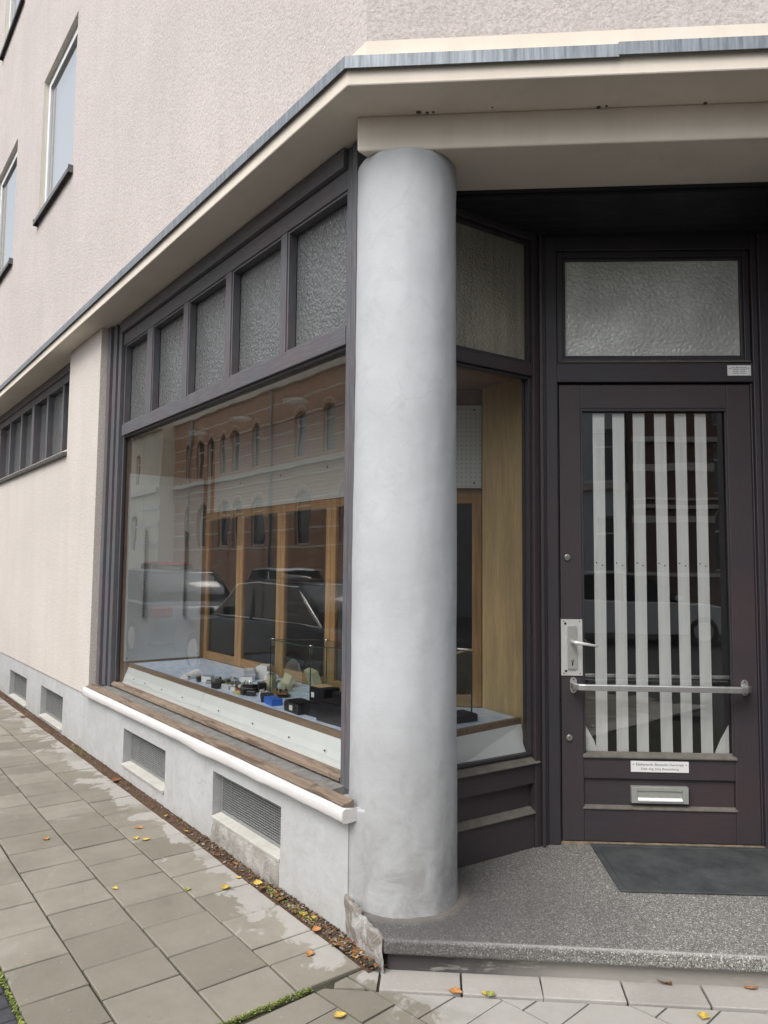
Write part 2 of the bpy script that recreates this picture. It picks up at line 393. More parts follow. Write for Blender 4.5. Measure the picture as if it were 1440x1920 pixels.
def paving(name, c1, c2, dry=True):
    k = N(name)
    gi = k.node('ShaderNodeNewGeometry'); isl = gi.outputs['Random Per Island']
    n1 = k.noise(3.2, 6, .65); n2 = k.noise(70, 4, .7); n3 = k.noise(11, 6, .65)
    col = k.mix(k.ramp(isl, [(0, 0), (1, 1)]), c1, c2)
    col = k.mix(k.ramp(n1, [(.35, 0), (.7, .55)]), col, tuple(v*.80 for v in c1))
    col = k.mix(k.ramp(n2, [(.58, 0), (.72, .5)]), col, tuple(v*1.5 for v in c1))
    col = k.mix(k.ramp(n2, [(.28, .5), (.38, 0)]), col, tuple(v*.55 for v in c1))
    x = k.sep()
    if dry:
        # pale dried-out blotches on the first row by the wall
        t = k.math('ADD', x[1], k.math('MULTIPLY', k.math('SUBTRACT', k.noise(4.2, 5, .6, dist=.4), .5), .95))
        f = k.ramp(t, [(.14, 1), (.17, 0)])
        col = k.mix(k.math('MULTIPLY', f, k.ramp(n3, [(.3, .75), (.6, .95)])), col, (.355, .34, .315))
        t2 = k.ramp(k.noise(2.7, 6, .6, dist=.7), [(.60, 0), (.66, .35)])
        col = k.mix(t2, col, (.33, .315, .285))
    col = k.mix(k.ramp(k.noise(1.6, 5, .6, dist=.5), [(.56, 0), (.68, .35)]), col, tuple(v*.68 for v in c1))
    sp = k.voro(24); col = k.mix(k.ramp(sp, [(.035, .8), (.05, 0)]), col, (.5, .49, .45))
    return k.fin(col, k.ramp(n1, [(.3, .62), (.7, .85)]), 0, k.bump(k.math('ADD', k.math('MULTIPLY', n2, .5), n3), .25, .004), .35)
M['paving'] = paving('concrete_paving', (.178, .163, .130), (.285, .262, .217))
M['paving_pale'] = paving('pale_border_slab', (.33, .31, .285), (.39, .37, .345), dry=False)
M['joint'] = (lambda k: k.fin(k.mix(k.ramp(k.noise(14, 5), [(.45,0),(.6,1)]), (.045,.04,.03), (.055,.052,.034)), .95, 0, k.bump(k.noise(90,4), .6, .01), .2))(N('joint_soil'))
M['soil'] = (lambda k: k.fin(k.mix(k.ramp(k.noise(60, 6, .8), [(.35,0),(.65,1)]), (.05,.033,.022), (.17,.11,.075)), .95, 0, k.bump(k.noise(130,5,.8), 1, .012), .15))(N('brown_soil'))
M['asphalt'] = (lambda k: k.fin(k.mix(k.ramp(k.noise(90, 4, .8), [(.35,0),(.65,1)]), (.035,.035,.036), (.085,.084,.082)), .9, 0, k.bump(k.noise(160,3), .6, .006), .3))(N('asphalt'))
M['granite'] = (lambda k: k.fin(k.mix(k.ramp(k.noise(120, 4, .8), [(.35,0),(.65,1)]), (.09,.088,.085), (.24,.235,.225)), .8, 0, k.bump(k.noise(40,4), .5, .006), .3))(N('granite_kerb'))
M['sett'] = plain('dark_basalt_sett', (.045, .044, .05), .75, 0, .4, 12, .5)

def brick(name, c1, c2, mortar=(.30,.26,.22), sc=1.0):
    k = N(name); x = k.sep()
    b = k.node('ShaderNodeTexBrick'); k.link(k.comb(k.math('ADD', x[0], x[1]), x[2], 0), b.inputs['Vector'])
    b.inputs['Scale'].default_value = sc; b.inputs['Brick Width'].default_value = .26; b.inputs['Row Height'].default_value = .083
    b.inputs['Mortar Size'].default_value = .009; b.inputs['Mortar Smooth'].default_value = .1
    b.inputs['Color1'].default_value = (*c1, 1); b.inputs['Color2'].default_value = (*c2, 1); b.inputs['Mortar'].default_value = (*mortar, 1)
    col = k.mix(k.ramp(k.noise(1.3, 4), [(.4, 0), (.7, .3)]), b.outputs['Color'], tuple(v*.6 for v in c1))
    return k.fin(col, .85, 0, None, .2)
M['brick'] = brick('red_brick', (.42, .215, .135), (.55, .31, .20), (.50,.40,.31))
M['brick_dark'] = brick('dark_brick', (.17, .11, .085), (.24, .15, .11), (.22,.19,.16))
M['stone_band'] = plain('pale_stone_band', (.66, .62, .52), .8, 0, .1, 3)
M['pale_wall'] = plain('pale_yellow_plaster', (.70, .65, .52), .9, 0, .06, 1)
M['grey_wall'] = plain('grey_plaster_facade', (.60, .64, .65), .9, 0, .06, 1)
M['pane_far'] = plain('far_window_pane', (.05, .06, .07), .08, 0, .3, .6, spec=.9)
M['car_black'] = plain('black_car_paint', (.012, .013, .016), .12, .2, .1, 2, spec=.8)
M['car_white'] = plain('silver_white_car_paint', (.72, .73, .74), .18, .1, .03, 2, spec=.7)
M['car_red'] = plain('red_car_paint', (.50, .03, .02), .18, .1, .05, 2, spec=.7)
M['car_grey'] = plain('dark_grey_car_paint', (.035, .038, .043), .15, .3, .05, 2, spec=.8)
M['chrome'] = plain('chrome', (.85, .85, .86), .12, 1, .02, 5)
M['tyre'] = plain('tyre_rubber', (.015, .015, .015), .85, 0, .2, 30)
M['carglass'] = plain('tinted_car_glass', (.02, .024, .026), .05, 0, .1, 2, spec=1)
M['redlamp'] = plain('red_lamp_cover', (.16, .02, .02), .2, 0, .05, 9)

def pegboard(name, c, pitch=.025, r=.0026, sx=0, sz=2):
    k = N(name); x = k.sep()
    def fr(a): return k.math('SUBTRACT', k.math('FRACT', k.math('DIVIDE', a, pitch)), .5)
    a, b = fr(x[sx]), fr(x[sz])
    d = k.math('SQRT', k.math('ADD', k.math('MULTIPLY', a, a), k.math('MULTIPLY', b, b)))
    hole = k.math('LESS_THAN', d, r/pitch)
    return k.fin(k.mix(hole, c, tuple(v*.22 for v in c)), .55, 0, None, .4)
M['peg'] = pegboard('perforated_board', (.60, .62, .60))
M['peg_side'] = plain('white_side_panel', (.66, .68, .69), .28, 0, .03, 3)
def paper():
    k = N('blue_white_paper'); s = k.noise(4, 5, .6, co=k.mapping((2.2, 9, 1)))
    return k.fin(k.mix(k.ramp(s, [(.38, 0), (.66, 1)]), (.72,.78,.88), (.36,.52,.78)), .35, 0, None, .5)
M['paper'] = paper()
M['white_pl'] = plain('white_plastic', (.72, .73, .73), .35, 0, .04, 10)
M['grey_pl'] = plain('translucent_grey_plastic', (.42, .46, .50), .3, 0, .08, 20)
M['beige'] = plain('beige_plastic_housing', (.52, .47, .32), .45, 0, .05, 12)
M['blue'] = plain('bright_blue_plastic', (.015, .13, .55), .3, 0, .06, 12)
M['pcb'] = plain('brown_circuit_board', (.16, .085, .03), .4, 0, .3, 60)
M['pcbg'] = plain('green_circuit_board', (.10, .13, .07), .4, 0, .5, 90)
M['red'] = plain('red_plastic', (.42, .025, .02), .35, 0, .1, 12)
M['cardboard'] = plain('cardboard', (.34, .24, .14), .8, 0, .1, 12)
M['yellowpl'] = plain('yellow_plastic', (.60, .55, .22), .4, 0, .1, 12)
def leafmat(name, c):
    k = N(name); n = k.noise(60, 4, .7)
    return k.fin(k.mix(k.ramp(n, [(.4, 0), (.65, 1)]), c, tuple(v*.5 for v in c)), .6, 0, None, .3)
M['leaf_o'] = leafmat('orange_leaf', (.52, .25, .09)); M['leaf_y'] = leafmat('yellow_leaf', (.66, .46, .10))
M['leaf_g'] = leafmat('green_yellow_leaf', (.34, .36, .10)); M['leaf_b'] = leafmat('brown_leaf', (.22, .10, .045))
M['moss'] = leafmat('moss_green', (.095, .15, .025))
M['chip'] = leafmat('bark_chip', (.17, .125, .09))
M['stain'] = plain('spider_grime', (.10, .085, .06), .9, 0, .3, 50)

# ------------------------------------------------------------ helpers: line intersections in plan
def inter(f1, y1, f2, y2):
    """point on both f1's line y=y1 and f2's line y=y2 (world)"""
    a = Vector(f1.w(0, y1)); b = Vector(f2.w(0, y2)); d1, d2 = f1.e, f2.e
    den = d1.x*d2.y-d1.y*d2.x; q = b-a
    t = (q.x*d2.y-q.y*d2.x)/den
    p = a+t*d1; return (p.x, p.y)

# ================================================================ GROUND
def slab_rows():
    mb = MB()
    g = .0042
    def tile(x0, x1, y0, y1, sk=0):
        dz = random.uniform(-.0015, .0015); zt = dz; tx = random.uniform(-.0012, .0012); ty = random.uniform(-.0012, .0012)
        P = [(x0+g, y0+g), (x1-g, y0+g), (x1-g, y1-g), (x0+g, y1-g)]
        P = [(a+random.uniform(-.0012, .0012), b+random.uniform(-.0012, .0012)) for a, b in P]
        i = len(mb.v)
        b = .003
        inner = [(P[0][0]+b, P[0][1]+b), (P[1][0]-b, P[1][1]+b), (P[2][0]-b, P[2][1]-b), (P[3][0]+b, P[3][1]-b)]
        z = [zt+tx+ty, zt-tx+ty, zt-tx-ty, zt+tx-ty]
        mb.v += [(p[0], p[1], -.03) for p in P]+[(p[0], p[1], z[k]-.003) for k, p in enumerate(P)]+[(p[0], p[1], z[k]) for k, p in enumerate(inner)]
        for r in (0, 4):
            for k in range(4): mb.face((i+r+k, i+r+(k+1) % 4, i+r+4+(k+1) % 4, i+r+4+k))
        mb.face((i+8, i+9, i+10, i+11))
    rows = [(.066, .335), (.335, .61), (.61, .888), (.888, 1.118)]
    J = [[-.212, -.008, .127, .396, .665, .933, 1.177, 1.453, 1.728, 1.978, 2.256, 2.521, 2.786, 3.045, 3.335, 3.6, 3.857, 4.155, 4.444],
         [-.235, -.005, .262, .525, .759, 1.02, 1.29, 1.545, 1.805, 2.074, 2.341, 2.60, 2.879],
         [-.26, .13, .36, .62, .87, 1.13, 1.394, 1.655, 1.92, 2.18], [-.27, .0, .253, .507, .77, 1.04, 1.30, 1.57]]
    for (y0, y1), js in zip(rows, J):
        js = list(js)
        while js[-1] < 26: js.append(js[-1]+.268)
        for a, b in zip(js[:-1], js[1:]): tile(a, b, y0, y1)
    # second field, laid slightly askew beyond the mossy joint
    return mb
mb = slab_rows()
pav = mb.build('pavement', M['paving'], LF); tag(pav, kind='structure')
# askew field in front of the step
def field2():
    mb = MB(); th = math.radians(-7.0); c, s = math.cos(th), math.sin(th)
    slabpt = FF  # clip against the border slabs and the mossy joint
    front_a = Vector(LF.loc(FF.w(-.03, -.098))); front_b = Vector(LF.loc(FF.w(2.4, -.108)))
    fd = (front_b-front_a).normalized(); fn = Vector((-fd.y, fd.x))
    if fn.dot(Vector((-1, 2))-front_a) < 0: fn = -fn
    def clip(poly, p0, nrm):
        out = []
        for k in range(len(poly)):
            a, b = poly[k], poly[(k+1) % len(poly)]
            da, db = (a-p0).dot(nrm), (b-p0).dot(nrm)
            if da >= 0: out.append(a)
            if (da >= 0) != (db >= 0): out.append(a+(b-a)*(da/(da-db)))
        return out
    o = Vector((-.216, .14)); u = Vector((-c, -s)).normalized(); u = Vector((-math.cos(math.radians(6.8)), -math.sin(math.radians(6.8)))); v = Vector((u.y, -u.x))
    if v.y < 0: v = -v
    g = .0035
    hh = .283
    mo = Vector((-.222, .1)); mn = Vector((-1, -.06)).normalized()
    for r in range(-9, 8):
        if r == 0: y0, y1 = -0.0, .148
        elif r > 0: y0, y1 = .148+(r-1)*hh, .148+r*hh
        else: y0, y1 = r*hh, (r+1)*hh
        off = {0: .25, -1: .115, -2: .10, -3: .085, -4: .20}.get(r, (.13 if r % 2 else 0))
        if r == 0: xs = [.0, .25, .52, .79, 1.06]
        else:
            xs = [off-.27*6+.27*k for k in range(0, 24)]
            if r == -1: xs = [.0, .12, .355, .48, .75, 1.02, 1.29]
            elif r == -2: xs = [.30, .43, .56, .69, .96, 1.23, 1.5]
            elif r == -3: xs = [.5, .63, .755, .88, 1.01, 1.28, 1.55, 1.82]
            elif r == -4: xs = [.8, .93, 1.06, 1.19, 1.31, 1.58, 1.85]
        for a, b in zip(xs[:-1], xs[1:]):
            P = [o+u*a+v*y0, o+u*b+v*y0, o+u*b+v*y1, o+u*a+v*y1]
            P = clip(P, front_a+fn*g, fn); P = clip(P, mo+mn*.012, mn) if P else P
            if len(P) < 3: continue
            cen = sum(P, Vector((0, 0)))/len(P)
            if cen.y > 1.12: continue
            Q = [p+(cen-p).normalized()*min(g*1.4, (cen-p).length*.5) for p in P]
            z = random.uniform(-.002, .001)-.004
            mb.prism([tuple(q) for q in Q], -.03, z)
    return mb
_f = field2(); _f.prism([LF.loc(FF.w(-.019, .045)), LF.loc(FF.w(-.019, -.095)), (-.345, .124), (-.231, .138), (-.229, .03)], -.03, -.004); _f.prism([(-.232, .147), (-.328, .134), LF.loc(FF.w(-.165, -.094)), (-.238, .2)], -.03, -.005)
f2 = _f.build('pavement_askew_tiles', M['paving'], LF); f2.name = 'path'; tag(f2, kind='structure')
# border slabs in front of the step
mb = MB(); xs = [-.012, .274, .553, .834, 1.107, 1.38, 1.66, 1.94, 2.22, 2.5]
for k, (a, b) in enumerate(zip(xs[:-1], xs[1:])):
    sk = -.0 if k < 2 else -.012
    y0 = -.098
    g = .0035
    mb.prism([(a+g+sk*.5, y0+g), (b-g+sk*.5, y0+g), (b-g, .05), (a+g, .05)], -.03, random.uniform(-.001, .002))
o = mb.build('path', M['paving_pale'], FF, bevel=.003); tag(o, kind='structure')
# ground sheet under everything
mb = MB(); mb.quad((-60, -60, -.016), (60, -60, -.016), (60, 1.0, -.016), (-60, 1.0, -.016))
ground = MB()
ground.prism([LF.w(30, -.3), LF.w(30, 1.14), LF.w(-4, 1.14), LF.w(-4, -3)], -.10, -.013)
o = ground.build('ground', M['joint'], WF); tag(o, kind='structure')
mb = MB(); mb.quad((-120, -120, -.115), (120, -120, -.115), (120, 120, -.115), (-120, 120, -.115))
o = mb.build('road', M['asphalt'], WF); tag(o, kind='structure')
# setts and kerb at the outer edge of the pavement
mb = MB()
x = -3.0
while x < 26:
    L_ = random.uniform(.075, .10)
    mb.box(x+.004, x+L_-.004, 1.128+random.uniform(0, .004), 1.205, -.09, -.008+random.uniform(-.004, .002)); x += L_
o = mb.build('kerb', M['sett'], LF, bevel=.006); tag(o, kind='structure')
mb = MB(); x = -3.0
while x < 26:
    mb.box(x+.004, x+.996, 1.215, 1.36, -.114, -.004); x += 1.0
o = mb.build('kerb', M['granite'], LF, bevel=.01); tag(o, kind='structure')
# brown soil strip along the wall
mb = MB(); nx = 300
for i in range(nx+1):
    s = -.26+i*(9.5/nx)
    w = .066+.012*mnoise.noise(Vector((s*5, 0, 0)))
    for j, y in enumerate((-.03, .012, .035, w, w+.012)):
        z = (.012, .010, .004, -.001, -.014)[j]+.006*mnoise.noise(Vector((s*22, y*60, 3)))
        mb.v.append((s, y, z))
for i in range(nx):
    for j in range(4):
        a = i*5+j; mb.face((a, a+5, a+6, a+1), 0, True)
o = mb.build('ground', M['soil'], LF); tag(o, kind='structure')

# litter and moss (nobody could count it)
def scatter_chips(name, mats, n, fn, size, label, cat):
    mb = MB()
    for _ in range(n):
        x, y, z = fn(); r = random.uniform(*size); a = random.uniform(0, 2*PI); t = random.uniform(-.6, .6)
        ax = Vector((math.cos(a), math.sin(a), t*.6)).normalized(); bx = Vector((-math.sin(a), math.cos(a), random.uniform(-.5, .5))).normalized()
        p = Vector((x, y, z)); k = random.uniform(.35, .8)
        mb.quad(tuple(p-ax*r), tuple(p-bx*r*k), tuple(p+ax*r+Vector((0, 0, r*.3))), tuple(p+bx*r*k), random.randrange(len(mats)))
    o = mb.build(name, mats, LF); return tag(o, label, cat, kind='stuff')
def lit():
    s = random.choice([random.uniform(-.24, 1.3), random.uniform(-.24, .5), random.uniform(-.2, 7.5)])
    d = random.random()**1.5
    return s, .004+.062*d, .008+random.uniform(0, .012)*(1-d)
scatter_chips('leaf_litter', [M['leaf_b'], M['soil'], M['chip'], M['joint'], M['chip'], M['leaf_b'], M['chip'], M['concrete']], 2900, lit, (.003, .011), 'brown crumbled leaf litter lying along the foot of the grey plinth', 'leaf litter')
def pebb():
    t = random.random(); return -.02-.26*t, .02+.055*random.random()-.02*t, .004+random.uniform(0, .02)
scatter_chips('leaf_litter', [M['leaf_b'], M['soil'], M['concrete'], M['leaf_b'], M['joint']], 420, pebb, (.004, .016), 'dark heap of leaf crumbs and grit at the corner below the step', 'leaf litter')
def mossfn():
    t = random.random(); n = .29+.42*t
    return -.222-.012*(n-.1)*1.2+random.gauss(0, .0042)-.003, n, random.uniform(-.008, .006)
scatter_chips('moss', [M['moss'], M['moss'], M['leaf_g']], 1500, mossfn, (.002, .0055), 'bright green moss filling the wide joint between the paving fields', 'moss')
def mossfn2():
    t = random.random(); s = random.uniform(.1, .75)
    return s, 1.121+random.gauss(0, .004)+.004, random.uniform(-.012, .004)
scatter_chips('moss', [M['moss'], M['leaf_g'], M['moss']], 600, mossfn2, (.003, .008), 'green moss between the outer paving edge and the dark setts', 'moss')
def mossfn3():
    s = random.choice([random.gauss(3.55, .12), random.gauss(.45, .1), random.gauss(.2, .05)])
    return s, .03+random.uniform(0, .03), .006+random.uniform(0, .012)
scatter_chips('moss', [M['moss'], M['leaf_g'], M['leaf_b']], 500, mossfn3, (.003, .009), 'dull green moss tufts growing in the litter strip by the plinth', 'moss')

# ================================================================ THE BUILDING
B = empty('corner_building', LF, 0, 0, 0)
tag(B, 'cream rendered corner house with a grey column, shop window and recessed dark door', 'building')
HT = 12.6
# upper walls -----------------------------------------------------
wins = [(4.44, 5.74, 5.03, 6.56), (7.05, 8.35, 5.03, 6.56), (9.65, 10.95, 5.03, 6.56),
        (4.44, 5.74, 8.33, 9.86), (7.05, 8.35, 8.33, 9.86), (9.65, 10.95, 8.33, 9.86)]
cw = LF.loc(inter(LF, .05, FF, .10))     # wall corner
mb = MB(); mb.wall(cw[0], 13, 3.56, HT, -.30, .05, wins, 0, 1)
mb.build('upper_wall', [M['render'], M['reveal']], LF, B, base=(cw[0], 0, 3.56))
cwf = FF.loc(inter(LF, .05, FF, .10))
mb = MB(); mb.wall(cwf[0], 7, 3.56, HT, .10, .40, [(3.0, 4.2, 5.03, 6.56)], 0, 1)
mb.build('upper_wall', [M['render'], M['reveal']], FF, B, base=(cwf[0], 0, 3.56))
# smooth band / weathering ledge between wall and zinc
def plan(pts): return [tuple(p) for p in pts]
zc = 3.425
cA = inter(LF, .16, FF, .005); cB = inter(LF, .052, FF, .098)
mb = MB()
def lq(p, q, r, s_, m=0): mb.quad(p, q, r, s_, m)
for fr, a, b, end in ((LF, .16, .052, 13), (FF, .005, .098, 7)):
    e0, e1 = fr.w(end, a), fr.w(end, b)
    mb.quad((*cA, zc+.008), (*e0, zc+.008), (*e1, 3.447), (*cB, 3.447))
    mb.quad((*cB, 3.447), (*e1, 3.447), (*e1, 3.57), (*cB, 3.57))
mb.build('smooth_band', M['cream'], WF, B, base=(-.1412, 3.0137, 3.4))
# canopy slab -------------------------------------------------------
c0 = inter(LF, .165, FF, 0.0); c1 = inter(LF, -.35, FF, .60)
mb = MB()
outer = [c0, FF.w(7, 0), FF.w(7, .60), c1, LF.w(13, -.35), LF.w(13, .165)]
N_ = 1
mb.prism(plan(outer), 3.317, zc)
can = mb.build('canopy', M['cream'], WF, B, base=(-.1412, 3.0137, 3.317), bevel=.006)
# zinc flashing: a bent strip with a joint
mb = MB()
for fr, yo, sgn, parts in ((LF, .165, 1, [(None, 13)]), (FF, 0, -1, [(None, .864), (.862, 7)])):
    for a, b in parts:
        up = 0 if (a is None or fr is LF) else .006
        ys = yo+sgn*(.018+up*.5)
        if fr is LF:
            st = LF.loc(inter(LF, .165+.018, FF, -.018))[0]; x0 = st
        else: x0 = FF.loc(inter(LF, .165+.018, FF, -.018))[0] if a is None else a
        z0, z1 = 3.378+up, 3.428+up
        mb.prism([(ys, z0), (ys, z1), (yo-sgn*.05, z1+.012), (yo-sgn*.05, z1+.009), (ys-sgn*.003, z1-.004), (ys-sgn*.003, z0)], x0, b, axis='x') if fr is LF else None
        if fr is FF: 
            i0 = len(mb.v)
            mb.prism([(ys, z0), (ys, z1), (yo-sgn*.05, z1+.012), (yo-sgn*.05, z1+.009), (ys-sgn*.003, z1-.004), (ys-sgn*.003, z0)], x0, b, axis='x')
            # convert from FF to LF coordinates
            for q in range(i0, len(mb.v)):
                vx = mb.v[q]; wp = FF.w(vx[0], vx[1]); lp = LF.loc(wp); mb.v[q] = (lp[0], lp[1], vx[2])
mb.build('zinc_flashing', M['zinc'], LF, can, base=(0, .165, 3.4))
# beam over the column ----------------------------------------------
bm0 = FF.w(-.157, .20)
mb = MB()
p0 = Vector(bm0); p3 = p0+Vector((.30, .36))
mb.prism(plan([bm0, FF.w(7, .20), FF.w(7, .56), tuple(p3)]), 3.166, 3.318)
mb.build('beam', M['cream'], WF, B, base=(bm0[0], bm0[1], 3.166), bevel=.008)
# dark boarded ceiling of the recess
mb = MB()
for k in range(7):
    y = .56+k*.075
    mb.box(-.1, 3.4, y+.002, y+.073, 3.13, 3.15)
mb.box(-.1, 3.4, .55, 1.3, 3.151, 3.19)
mb.build('recess_ceiling', M['soffit_dark'], FF, B, base=(.5, .8, 3.13), bevel=.003)
# cobweb / grime spots under the canopy
# ground floor wall: pilaster, wall under the band window -------------
mb = MB()
mb.wall(3.47, 13, .44, 3.317, -.30, .012, [(4.38, 12.2, 2.45, 3.317)], 0, 1)
mb.build('ground_floor_wall', [M['render_low'], M['reveal']], LF, B, base=(3.47, 0, .44))
# plinth ------------------------------------------------------------
vents = [(.51, 1.23, .135, .365), (1.90, 2.66, .10, .335), (4.23, 5.0, .045, .315), (5.59, 6.39, .03, .30), (7.1, 7.9, .03, .30)]
def rough_plate(x0, x1, z0, z1, y0, y1, ops, jag=.006, step=.03):
    """like wall() but finely divided, the outer edges of the openings a little broken"""
    m_ = MB(); m_.wall(x0, x1, z0, z1, y0, y1, ops, 0, 0); return m_
mb = rough_plate(-.02, 13, -.09, .44, -.30, 0, vents)
for v in vents:   # plaster lip below and niche back
    mb.box(v[0]+.002, v[1]-.002, -.299, -.12, v[2]+.002, v[3]-.002)
pl = mb.build('plinth', M['plinth'], LF, B, base=(0, 0, 0), bevel=.004)
# piece of plinth right under the window up to the sill
mb = MB(); mb.box(-.02, 3.468, -.30, -.001, .441, .495)
mb.build('plinth', M['plinth'], LF, B, base=(0, 0, .441))
# vents ---------------------------------------------------------------
for vi, (a, b, c, d) in enumerate(vents):
    mb = MB(); mb.box(a+.004, b-.004, -.118, -.110, c+.004, d-.004)
    vt = mb.build('vent', M['dark'], LF, B, base=(a, -.06, c))
    yb = -.044
    mb = MB(); w = .018
    mb.ring(a+.03, b-.006, c+.012, d-.004, w, yb-.012, yb-.002)
    if vi == 0:
        n = 40; m2 = 15
        for k in range(1, n): x = a+.048+(b-a-.072)*k/n; mb.box(x-.0016, x+.0016, yb-.008, yb-.0045, c+.03, d-.022)
        for k in range(1, m2): z = c+.03+(d-c-.052)*k/m2; mb.box(a+.048, b-.024, yb-.0042, yb-.001, z-.002, z+.002)
    else:
        m2 = 15
        for k in range(m2):
            z = c+.032+(d-c-.056)*k/m2
            mb.prism([(yb-.010, z+.002), (yb-.003, z), (yb-.002, z+.004), (yb-.009, z+.006)], a+.048, b-.024, axis='x')
    mb.build('grille', M['mesh'], LF, vt, base=(a, yb, c))
    mb = MB(); ov = .012 if vi else .004
    mb.prism([(-.10, c-.004), (ov, c-.014), (ov+.004, c+.004), (-.05, c+.014), (-.10, c+.014)], a+.003, b-.003, axis='x')
    mb.build('sill', M['vent_sill'], LF, vt, base=(a, 0, c), bevel=.003)
    if vi == 0:
        mb = MB(); nx, nz = 40, 8
        for i in range(nx+1):
            for j in range(nz+1):
                x = a-.0+(b-a-.0)*i/nx; z = -.06+(c-.012+.06)*j/nz
                y = .010+.012*mnoise.noise(Vector((x*9, z*14, 0)))+.006*mnoise.noise(Vector((x*40, z*40, 5)))
                if i in (0, nx): y = -.004
                if j == nz: y -= .008
                mb.v.append((x, y, z))
        for i in range(nx):
            for j in range(nz):
                q = i*(nz+1)+j; mb.face((q, q+nz+1, q+nz+2, q+1), 0, True)
        mb.build('base_block', M['concrete'], LF, vt, base=(a, 0, 0))
# column --------------------------------------------------------------
cc = FF.w(.044, .395)
def colfn(r, z, a):
    if z < .16: r += .005*(1+mnoise.noise(Vector((math.cos(a)*7, math.sin(a)*7, z*20))))*(1-(z-.1)/.06)
    p = Vector((math.cos(a)*2.2, math.sin(a)*2.2, z*1.6))
    rr = r+.0035*mnoise.noise(p)+.0018*mnoise.noise(p*4)
    if z < .6: rr += .004*mnoise.noise(p*9)*(1-z/.6)
    return rr
prof = []
for i in range(150):
    z = .10+(3.166-.10)*i/149
    fl = .007*max(0, 1-(z-.1)/.14)**2
    prof.append((.2158+fl*.4+.009*max(0, 1-(z-.1)/2.6), z))
mb = MB(); mb.lathe([(r, z) for r, z in prof], 72, cc, 0, True, fn=colfn)
mb.build('column', M['column'], WF, B, base=(cc[0], cc[1], .10))
# plaster fillet between plinth end and column
cv = Vector(cc); dcam = (-cv).normalized()
def rot2(v, a): return Vector((v.x*math.cos(a)-v.y*math.sin(a), v.x*math.sin(a)+v.y*math.cos(a)))
mb = MB(); T1 = cv+rot2(dcam, math.radians(-38))*.217; T2 = cv+rot2(dcam, math.radians(-66))*.215
PE = Vector(LF.w(-.0215, -.004)); PM = PE.lerp(T1, .5)+dcam*.004
nz = 40; ring_ = [PE, PE.lerp(T1, .25)+dcam*.003, PM, PE.lerp(T1, .75)+dcam*.002, T1, T2, cv, Vector(LF.w(.05, -.12))]
for j in range(nz+1):
    z = .02+(.497-.02)*j/nz
    for k, q in enumerate(ring_):
        w_ = .0022*mnoise.noise(Vector((k*1.3, z*17, 2))) if 0 < k < 4 else .002*mnoise.noise(Vector((k, z*30, 9)))
        mb.v.append((q.x+dcam.x*w_, q.y+dcam.y*w_, z))
m8 = len(ring_)
for j in range(nz):
    for k in range(m8): mb.face((j*m8+k, j*m8+(k+1) % m8, (j+1)*m8+(k+1) % m8, (j+1)*m8+k), 0, k < 4)
mb.face([nz*m8+k for k in range(m8)])
mb.build('corner_fillet', M['column'], WF, B, base=(PE.x, PE.y, 0))
# broken plaster nose between plinth and step
e1 = Vector(LF.w(-.015, .002)); e2 = Vector(FF.w(.0, .0)); 
mb = MB(); nx, nz = 26, 16
perp = Vector((-(e2-e1).y, (e2-e1).x)).normalized()
if perp.dot(Vector((-1, -1))) < 0: perp = -perp
for i in range(nx+1):
    t = i/nx; p = e1.lerp(e2, t)
    zt = .050*(1-t)**1.2+.1205+.004*mnoise.noise(Vector((t*9, 3, 3)))
    for j in range(nz+1):
        f = j/nz; z = -.03+(zt+.03)*f
        bul = .014*math.sin(PI*min(1, t*1.1))*(.35+f*.65)+.010+.010*f+.008*mnoise.noise(Vector((t*5, z*18, 1)))+.0022*mnoise.noise(Vector((t*20, z*60, 2)))
        q = p+perp*(bul-.012)
        # lean back on to the column
        mb.v.append((q.x, q.y, z))
for i in range(nx):
    for j in range(nz):
        q = i*(nz+1)+j; mb.face((q, q+nz+1, q+nz+2, q+1), 0, True)
i0 = len(mb.v)
for i in range(nx+1):
    v = mb.v[i*(nz+1)+nz]; p = Vector((v[0], v[1])); q = p+(Vector(cc)-p).normalized()*(.07*(1-t)+.035+.03*mnoise.noise(Vector((i*.4, 0, 0))))
    mb.v.append((q.x, q.y, .1165+max(0, (v[2]-.125))*.9))
for i in range(nx): mb.face((i*(nz+1)+nz, (i+1)*(nz+1)+nz, i0+i+1, i0+i), 0, True)
kk = N('broken_corner_plaster')
n1 = kk.noise(9, 7, .75, dist=.8)
ccol = kk.mix(kk.ramp(n1, [(.46, 0), (.58, 1)]), (.20, .178, .155), (.40, .39, .38))
ccol = kk.mix(kk.ramp(kk.noise(26, 6, .7), [(.55, 0), (.68, .7)]), ccol, (.14, .125, .11))
M['broken'] = kk.fin(ccol, .85, 0, kk.bump(kk.noise(35, 7, .7), .7, .01), .3)
mb.build('corner_plaster', M['broken'], WF, B, base=(e1.x, e1.y, 0))

# step ------------------------------------------------------------------
dl = DF.w(-.10, .05); 
def Fl(p): return FF.loc(p)
poly = [(0, 0), (3.3, 0), (3.3, 1.12), Fl(DF.w(-.12, .06)), Fl(PF.w(-.62, .05)), Fl(LF.w(0.02, -.12)), Fl(LF.w(-.012, -.004))]
mb = MB(); mb.prism(poly, .066, .118)
mb.build('doorstep', M['terrazzo'], FF, B, base=(0, 0, 0), bevel=.009, seg=3)
poly2 = [(.012, .034), (3.3, .034), (3.3, 1.1), Fl(DF.w(-.12, .05)), Fl(PF.w(-.62, .04)), Fl(LF.w(0.03, -.13)), Fl(LF.w(-.0, -.01))]
kk = N('step_riser'); xx = kk.sep()
rc = kk.mix(kk.ramp(kk.math('ADD', xx[0], kk.math('MULTIPLY', kk.noise(6, 5), .35)), [(.45, 0), (.85, 1)]), (.065, .06, .06), (.29, .275, .25))
